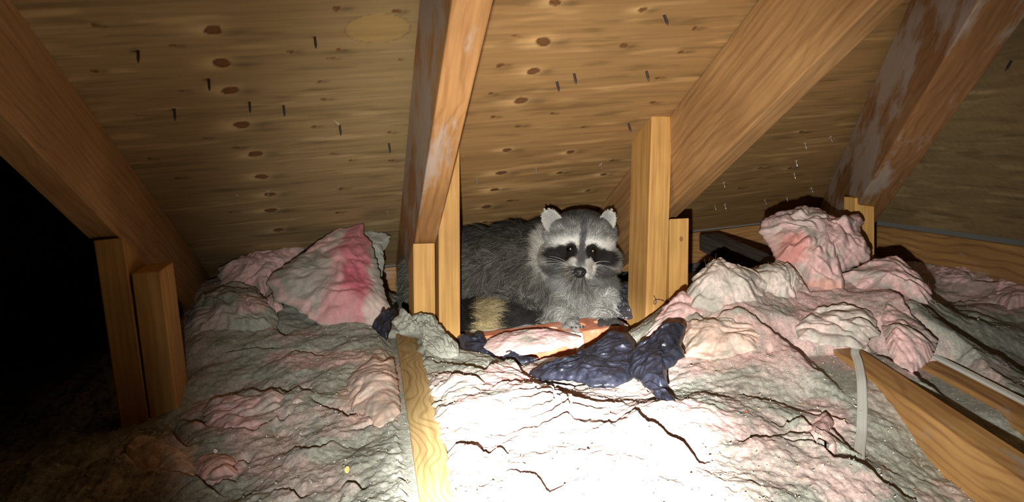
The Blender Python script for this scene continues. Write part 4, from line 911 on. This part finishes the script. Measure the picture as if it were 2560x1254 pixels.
# fur: real strands rooted on the skin
body_me.calc_loop_triangles(); nt_ = len(body_me.loop_triangles); T = np.empty(nt_ * 3, np.int32); body_me.loop_triangles.foreach_get('vertices', T); T = T.reshape(-1, 3)
A0, B0, C0 = BV[T[:, 0]], BV[T[:, 1]], BV[T[:, 2]]; fn = np.cross(B0 - A0, C0 - A0); area = np.linalg.norm(fn, axis=1); fn /= area[:, None] + 1e-12
tc_ = (A0 + B0 + C0) / 3; tx_, ty_, td_ = px(tc_); headw = np.where((((tc_ - at(1452, 628, 1.425)) ** 2).sum(1) < .100 ** 2), 3.4, 1.0); headw = np.where((np.abs(tx_ - 1449) < 42) & (ty_ > 632) & (ty_ < 702) & (td_ < 1.40), 9.0, headw); face_cam = np.where(fn @ F < .3, 1.0, .35)
wgt = area * headw * face_cam; NH = 135000
ti = rng.choice(nt_, NH, p=wgt / wgt.sum()); u1, u2 = rng.random(NH), rng.random(NH); su = np.sqrt(u1)
Pr = A0[ti] * (1 - su)[:, None] + B0[ti] * (su * (1 - u2))[:, None] + C0[ti] * (su * u2)[:, None]
Nr = BN[T[ti, 0]] * (1 - su)[:, None] + BN[T[ti, 1]] * (su * (1 - u2))[:, None] + BN[T[ti, 2]] * (su * u2)[:, None]; Nr /= np.linalg.norm(Nr, axis=1)[:, None]
hc_, hl, lie, hh, ht = coat(Pr, Nr)
nose_p = at(1449, 668, 1.34); fx_, fy_, fd_ = px(Pr)
flow = np.tile(-R * .75 - U * .55 + F * .25, (NH, 1)); low = (fy_ > 705)[:, None]; flow = np.where(low & (fx_ > 1370)[:, None], -U * 1.0 - R * .15, flow)
flow[hh] = Pr[hh] - nose_p; flow[hh] /= np.linalg.norm(flow[hh], axis=1)[:, None]; flow[hh] += F * .25
flow[ht] = R * .8 + U * .35 * np.sign(noise(Pr[ht], 40, 950))[:, None]
clump = np.stack([noise(Pr, 48, 960), noise(Pr, 48, 961), noise(Pr, 48, 962)], 1) * 1.5; flow = flow + clump * np.where(hh, .35, 1.0)[:, None] + rng.normal(size=(NH, 3)) * np.where(hh, .12, .22)[:, None]
flow = flow - Nr * (flow * Nr).sum(1)[:, None]; flow /= np.linalg.norm(flow, axis=1)[:, None] + 1e-9
ln = hl * rng.uniform(.6, 1.25, NH); K = 5; ts = np.linspace(0, 1, K)
pos = np.empty((NH, K, 3)); dirn = Nr * 0.55 + flow * lie[:, None] * 0.6; dirn /= np.linalg.norm(dirn, axis=1)[:, None]
for k, t in enumerate(ts): pos[:, k] = Pr - Nr * .001 + ln[:, None] * (t * dirn + t * t * .35 * (flow * .8 - EZ * .35 - Nr * .25))
pos[:, :, 2] = np.maximum(pos[:, :, 2], BZ + .0015)
grizz = rng.random(NH) - .35 * noise(Pr, 70, 970); br = np.where(grizz < .24, 3.3, np.where(grizz < .55, 1.0, .40)); br = np.where(hh | ht, 1 + (br - 1) * np.where(hh & (fy_ < 606), .62, .33), br); ch_ = (fx_ > 1370) & (fy_ > 690) & ~hh; br = np.where(ch_, 1 + (br - 1) * .6, br)
cl = np.empty((NH, K, 4), np.float32); cl[..., 3] = 1
for k, t in enumerate(ts):
    g = 1.0; cl[:, k, :3] = np.clip(hc_ * br[:, None] * g * (1 + .12 * rng.normal(size=NH))[:, None], .005, .8)
hcv = bpy.data.hair_curves.new('fur'); hcv.add_curves([K] * NH)
hcv.points.foreach_set('position', pos.astype(np.float32).ravel())
ra = hcv.attributes.get('radius') or hcv.attributes.new('radius', 'FLOAT', 'POINT')
rr = np.where(hh, .00016, .00019)[:, None] * np.array([1.0, 1.0, .9, .65, .12])[None]; ra.data.foreach_set('value', rr.astype(np.float32).ravel())
ca = hcv.attributes.new('tint', 'FLOAT_COLOR', 'POINT'); ca.data.foreach_set('color', cl.ravel())
m, nt, b = newmat('fur'); an = N(nt, 'ShaderNodeAttribute', attribute_name='tint'); nt.links.new(an.outputs['Color'], b.inputs['Base Color']); b.inputs['Roughness'].default_value = .55; b.inputs['Specular IOR Level'].default_value = .25
fur = bpy.data.objects.new('fur', hcv); col.objects.link(fur); hcv.materials.append(m); to_parent(fur, rac); fur['kind'] = 'stuff'; fur['label'] = 'grizzled grey, black and cream fur'
# ears: cupped shells with a pale rim
M_earo = tinted('ear_skin', bump=(400, .1, .001), mott=(.93, 1.05), speck=0.1)
def ear(bx, by, bd, tx, ty, td, wd, face):
    b0, t0 = at(bx, by, bd), at(tx, ty, td); up = nz(t0 - b0); L = np.linalg.norm(t0 - b0); fw = nz(-F + R * face); fw = nz(fw - up * (fw @ up)); sd = np.cross(up, fw)
    V, Cc = [], []; nu, nv_ = 13, 15
    for layer in (0, 1):
        for i in range(nv_):
            v = i / (nv_ - 1); hw = wd * (math.sqrt(max(0, 1 - (max(0, v - .42) / .58) ** 2.2)) * (.80 + .2 * min(1, v / .42)))
            for j in range(nu):
                u_ = j / (nu - 1) * 2 - 1; cup = (u_ * u_ - 1) * wd * .62 * (1 - .45 * v); th = -.0028 if layer else 0
                p = b0 + up * L * v + sd * hw * u_ + fw * (cup + th * (1 - abs(u_) ** 4)); V.append(p)
                rim = max(abs(u_) ** 3, sstep(.78, 1, np.array([v]))[0]); inn = np.array([.36, .36, .345]) * (1 - rim) + np.array([.62, .60, .54]) * rim
                Cc.append(inn if not layer else np.array([.10, .095, .09]) * (1 - rim) + np.array([.45, .44, .4]) * rim)
    g = grid_faces(nv_, nu); g2 = g[:, ::-1] + nu * nv_; n1 = nu * nv_
    edge = [k for k in range(nu)] + [i * nu + nu - 1 for i in range(1, nv_)] + [(nv_ - 1) * nu + j for j in range(nu - 2, -1, -1)] + [i * nu for i in range(nv_ - 2, 0, -1)]
    e_ = np.array(edge); rim = np.stack([np.roll(e_, -1), e_, e_ + n1, np.roll(e_, -1) + n1], 1)
    o = link('ear', mesh_np('ear', np.array(V), np.concatenate([g, g2, rim]), True, np.array(Cc)), M_earo); to_parent(o, rac)
    # short downy hair along the ear
    n_ = 1300; ui = rng.integers(0, n1, n_); P0 = np.array(V)[ui] + rng.normal(size=(n_, 3)) * .0008; cc = np.array(Cc)[ui] * rng.uniform(.75, 1.35, n_)[:, None]
    ps = np.stack([P0, P0 + up * .0012 + fw * .0008 + rng.normal(size=(n_, 3)) * .0005, P0 + up * .0026 + fw * .0008 + rng.normal(size=(n_, 3)) * .0006], 1)
    h_ = bpy.data.hair_curves.new('ear_hair'); h_.add_curves([3] * n_); h_.points.foreach_set('position', ps.astype(np.float32).ravel())
    r_ = h_.attributes.get('radius') or h_.attributes.new('radius', 'FLOAT', 'POINT'); r_.data.foreach_set('value', np.tile([.00018, .00015, .00003], n_).astype(np.float32))
    c_ = h_.attributes.new('tint', 'FLOAT_COLOR', 'POINT'); q_ = np.ones((n_ * 3, 4), np.float32); q_[:, :3] = np.repeat(cc, 3, 0); c_.data.foreach_set('color', q_.ravel())
    oo = bpy.data.objects.new('ear_hair', h_); col.objects.link(oo); h_.materials.append(m); oo.parent = o; oo['kind'] = 'stuff'
ear(1400, 582, 1.425, 1362, 525, 1.42, .0185, -.15)
ear(1505, 584, 1.425, 1530, 526, 1.42, .0175, .35)
# eyes with the pale green shine of the lit pupil
M_eye = plain('eye', (.004, .003, .003), .12, 0, .4); M_pup = plain('reflecting_pupil', (.75, .95, .55), .35, 1.0)
def sphere_me(name, r, mat, sub=3):
    b_ = bmesh.new(); bmesh.ops.create_icosphere(b_, subdivisions=sub, radius=r); me = bpy.data.meshes.new(name); b_.to_mesh(me); b_.free(); me.materials.append(mat)
    me.polygons.foreach_set('use_smooth', np.ones(len(me.polygons), dtype=bool)); return me
EM, PM = sphere_me('eye', .0080, M_eye), sphere_me('pupil', .0023, M_pup, 2)
for (x, y) in ((1426, 622), (1482, 627)):
    p = at(x, y, 1.380); o = link('eye', EM); o.location = p; to_parent(o, rac)
    pu = link('pupil', PM); pu.location = Vector(nz(LPOS * .4 + C * .6 - p) * .0072); pu.parent = o; pu['label'] = 'pale green shining pupil'
# nose
b_ = bmesh.new()
bmesh.ops.create_icosphere(b_, subdivisions=4, radius=1)
for v in b_.verts:
    x, y, z = v.co; z2 = z
    nx = x * (1 + .18 * y) * .95; ny = y * .84
    for sx in (-1, 1):                             # nostrils and the groove between them
        dd = ((x - sx * .48) / .26) ** 2 + ((y + .12) / .20) ** 2
        if z > 0: z2 -= .42 * math.exp(-dd * 1.4) * z
    if z > 0: z2 -= .14 * math.exp(-(x / .10) ** 2) * (1 if y < .25 else .2)
    v.co = (nx * .0125, ny * .0118, z2 * .0095)
me = bpy.data.meshes.new('nose'); b_.to_mesh(me); b_.free(); me.polygons.foreach_set('use_smooth', np.ones(len(me.polygons), dtype=bool))
o = link('nose', me, plain('nose_leather', (.016, .016, .018), .5)); o.matrix_world = Matrix.Translation(Vector(at(1449, 681, 1.327))) @ Rc.to_4x4(); 
mw = o.matrix_world.copy(); o.parent = rac; o.matrix_parent_inverse = Matrix.Translation(-Vector(rac.location)); o.matrix_basis = mw
# whiskers
M_wh = plain('whisker', (.75, .75, .70), .5)
def whisker(a, b, sag):
    cu = bpy.data.curves.new('whisker', 'CURVE'); cu.dimensions = '3D'; cu.bevel_depth = .00033; cu.bevel_resolution = 1; cu.use_fill_caps = True
    s_ = cu.splines.new('POLY'); s_.points.add(9)
    for k in range(10):
        t = k / 9; p = a * (1 - t) + b * t + EZ * sag * math.sin(t * math.pi); s_.points[k].co = (*p, 1); s_.points[k].radius = 1 - .8 * t
    o = bpy.data.objects.new('whisker', cu); cu.materials.append(M_wh)
    dg = bpy.context.evaluated_depsgraph_get(); col.objects.link(o); me = bpy.data.meshes.new_from_object(o); bpy.data.objects.remove(o)
    if not me.materials: me.materials.append(M_wh)
    to_parent(link('whisker', me), rac)
for (x0, y0, x1, y1, d1, sg) in [(1418,656,1372,640,1.37,.003),(1417,659,1343,645,1.39,.004),(1417,661,1350,655,1.38,.004),(1418,664,1360,661,1.36,.003),(1420,668,1385,672,1.36,.002),(1423,673,1400,682,1.36,.0),(1421,670,1408,688,1.36,.0),
                               (1480,659,1526,654,1.37,.003),(1481,662,1522,655,1.36,.004),(1482,666,1528,669,1.37,.003),(1481,664,1515,663,1.36,.002),(1479,672,1505,682,1.36,.001),(1477,676,1494,690,1.36,.0)]:
    whisker(at(x0, y0, 1.352), at(x1, y1, d1), sg)
# claws
CL = sphere_me('claw', 1, plain('claw_horn', (.05, .045, .04), .4), 2)
for (x, y) in ((1558, 814), (1550, 819), (1537, 822), (1521, 822), (1458, 826), (1451, 831), (1441, 834), (1430, 834)):
    o = link('claw', CL); o.location = at(x, y, 1.355); o.location.z = max(o.location.z, BZ + .002); o.scale = (.0016, .0040, .0016); to_parent(o, rac)
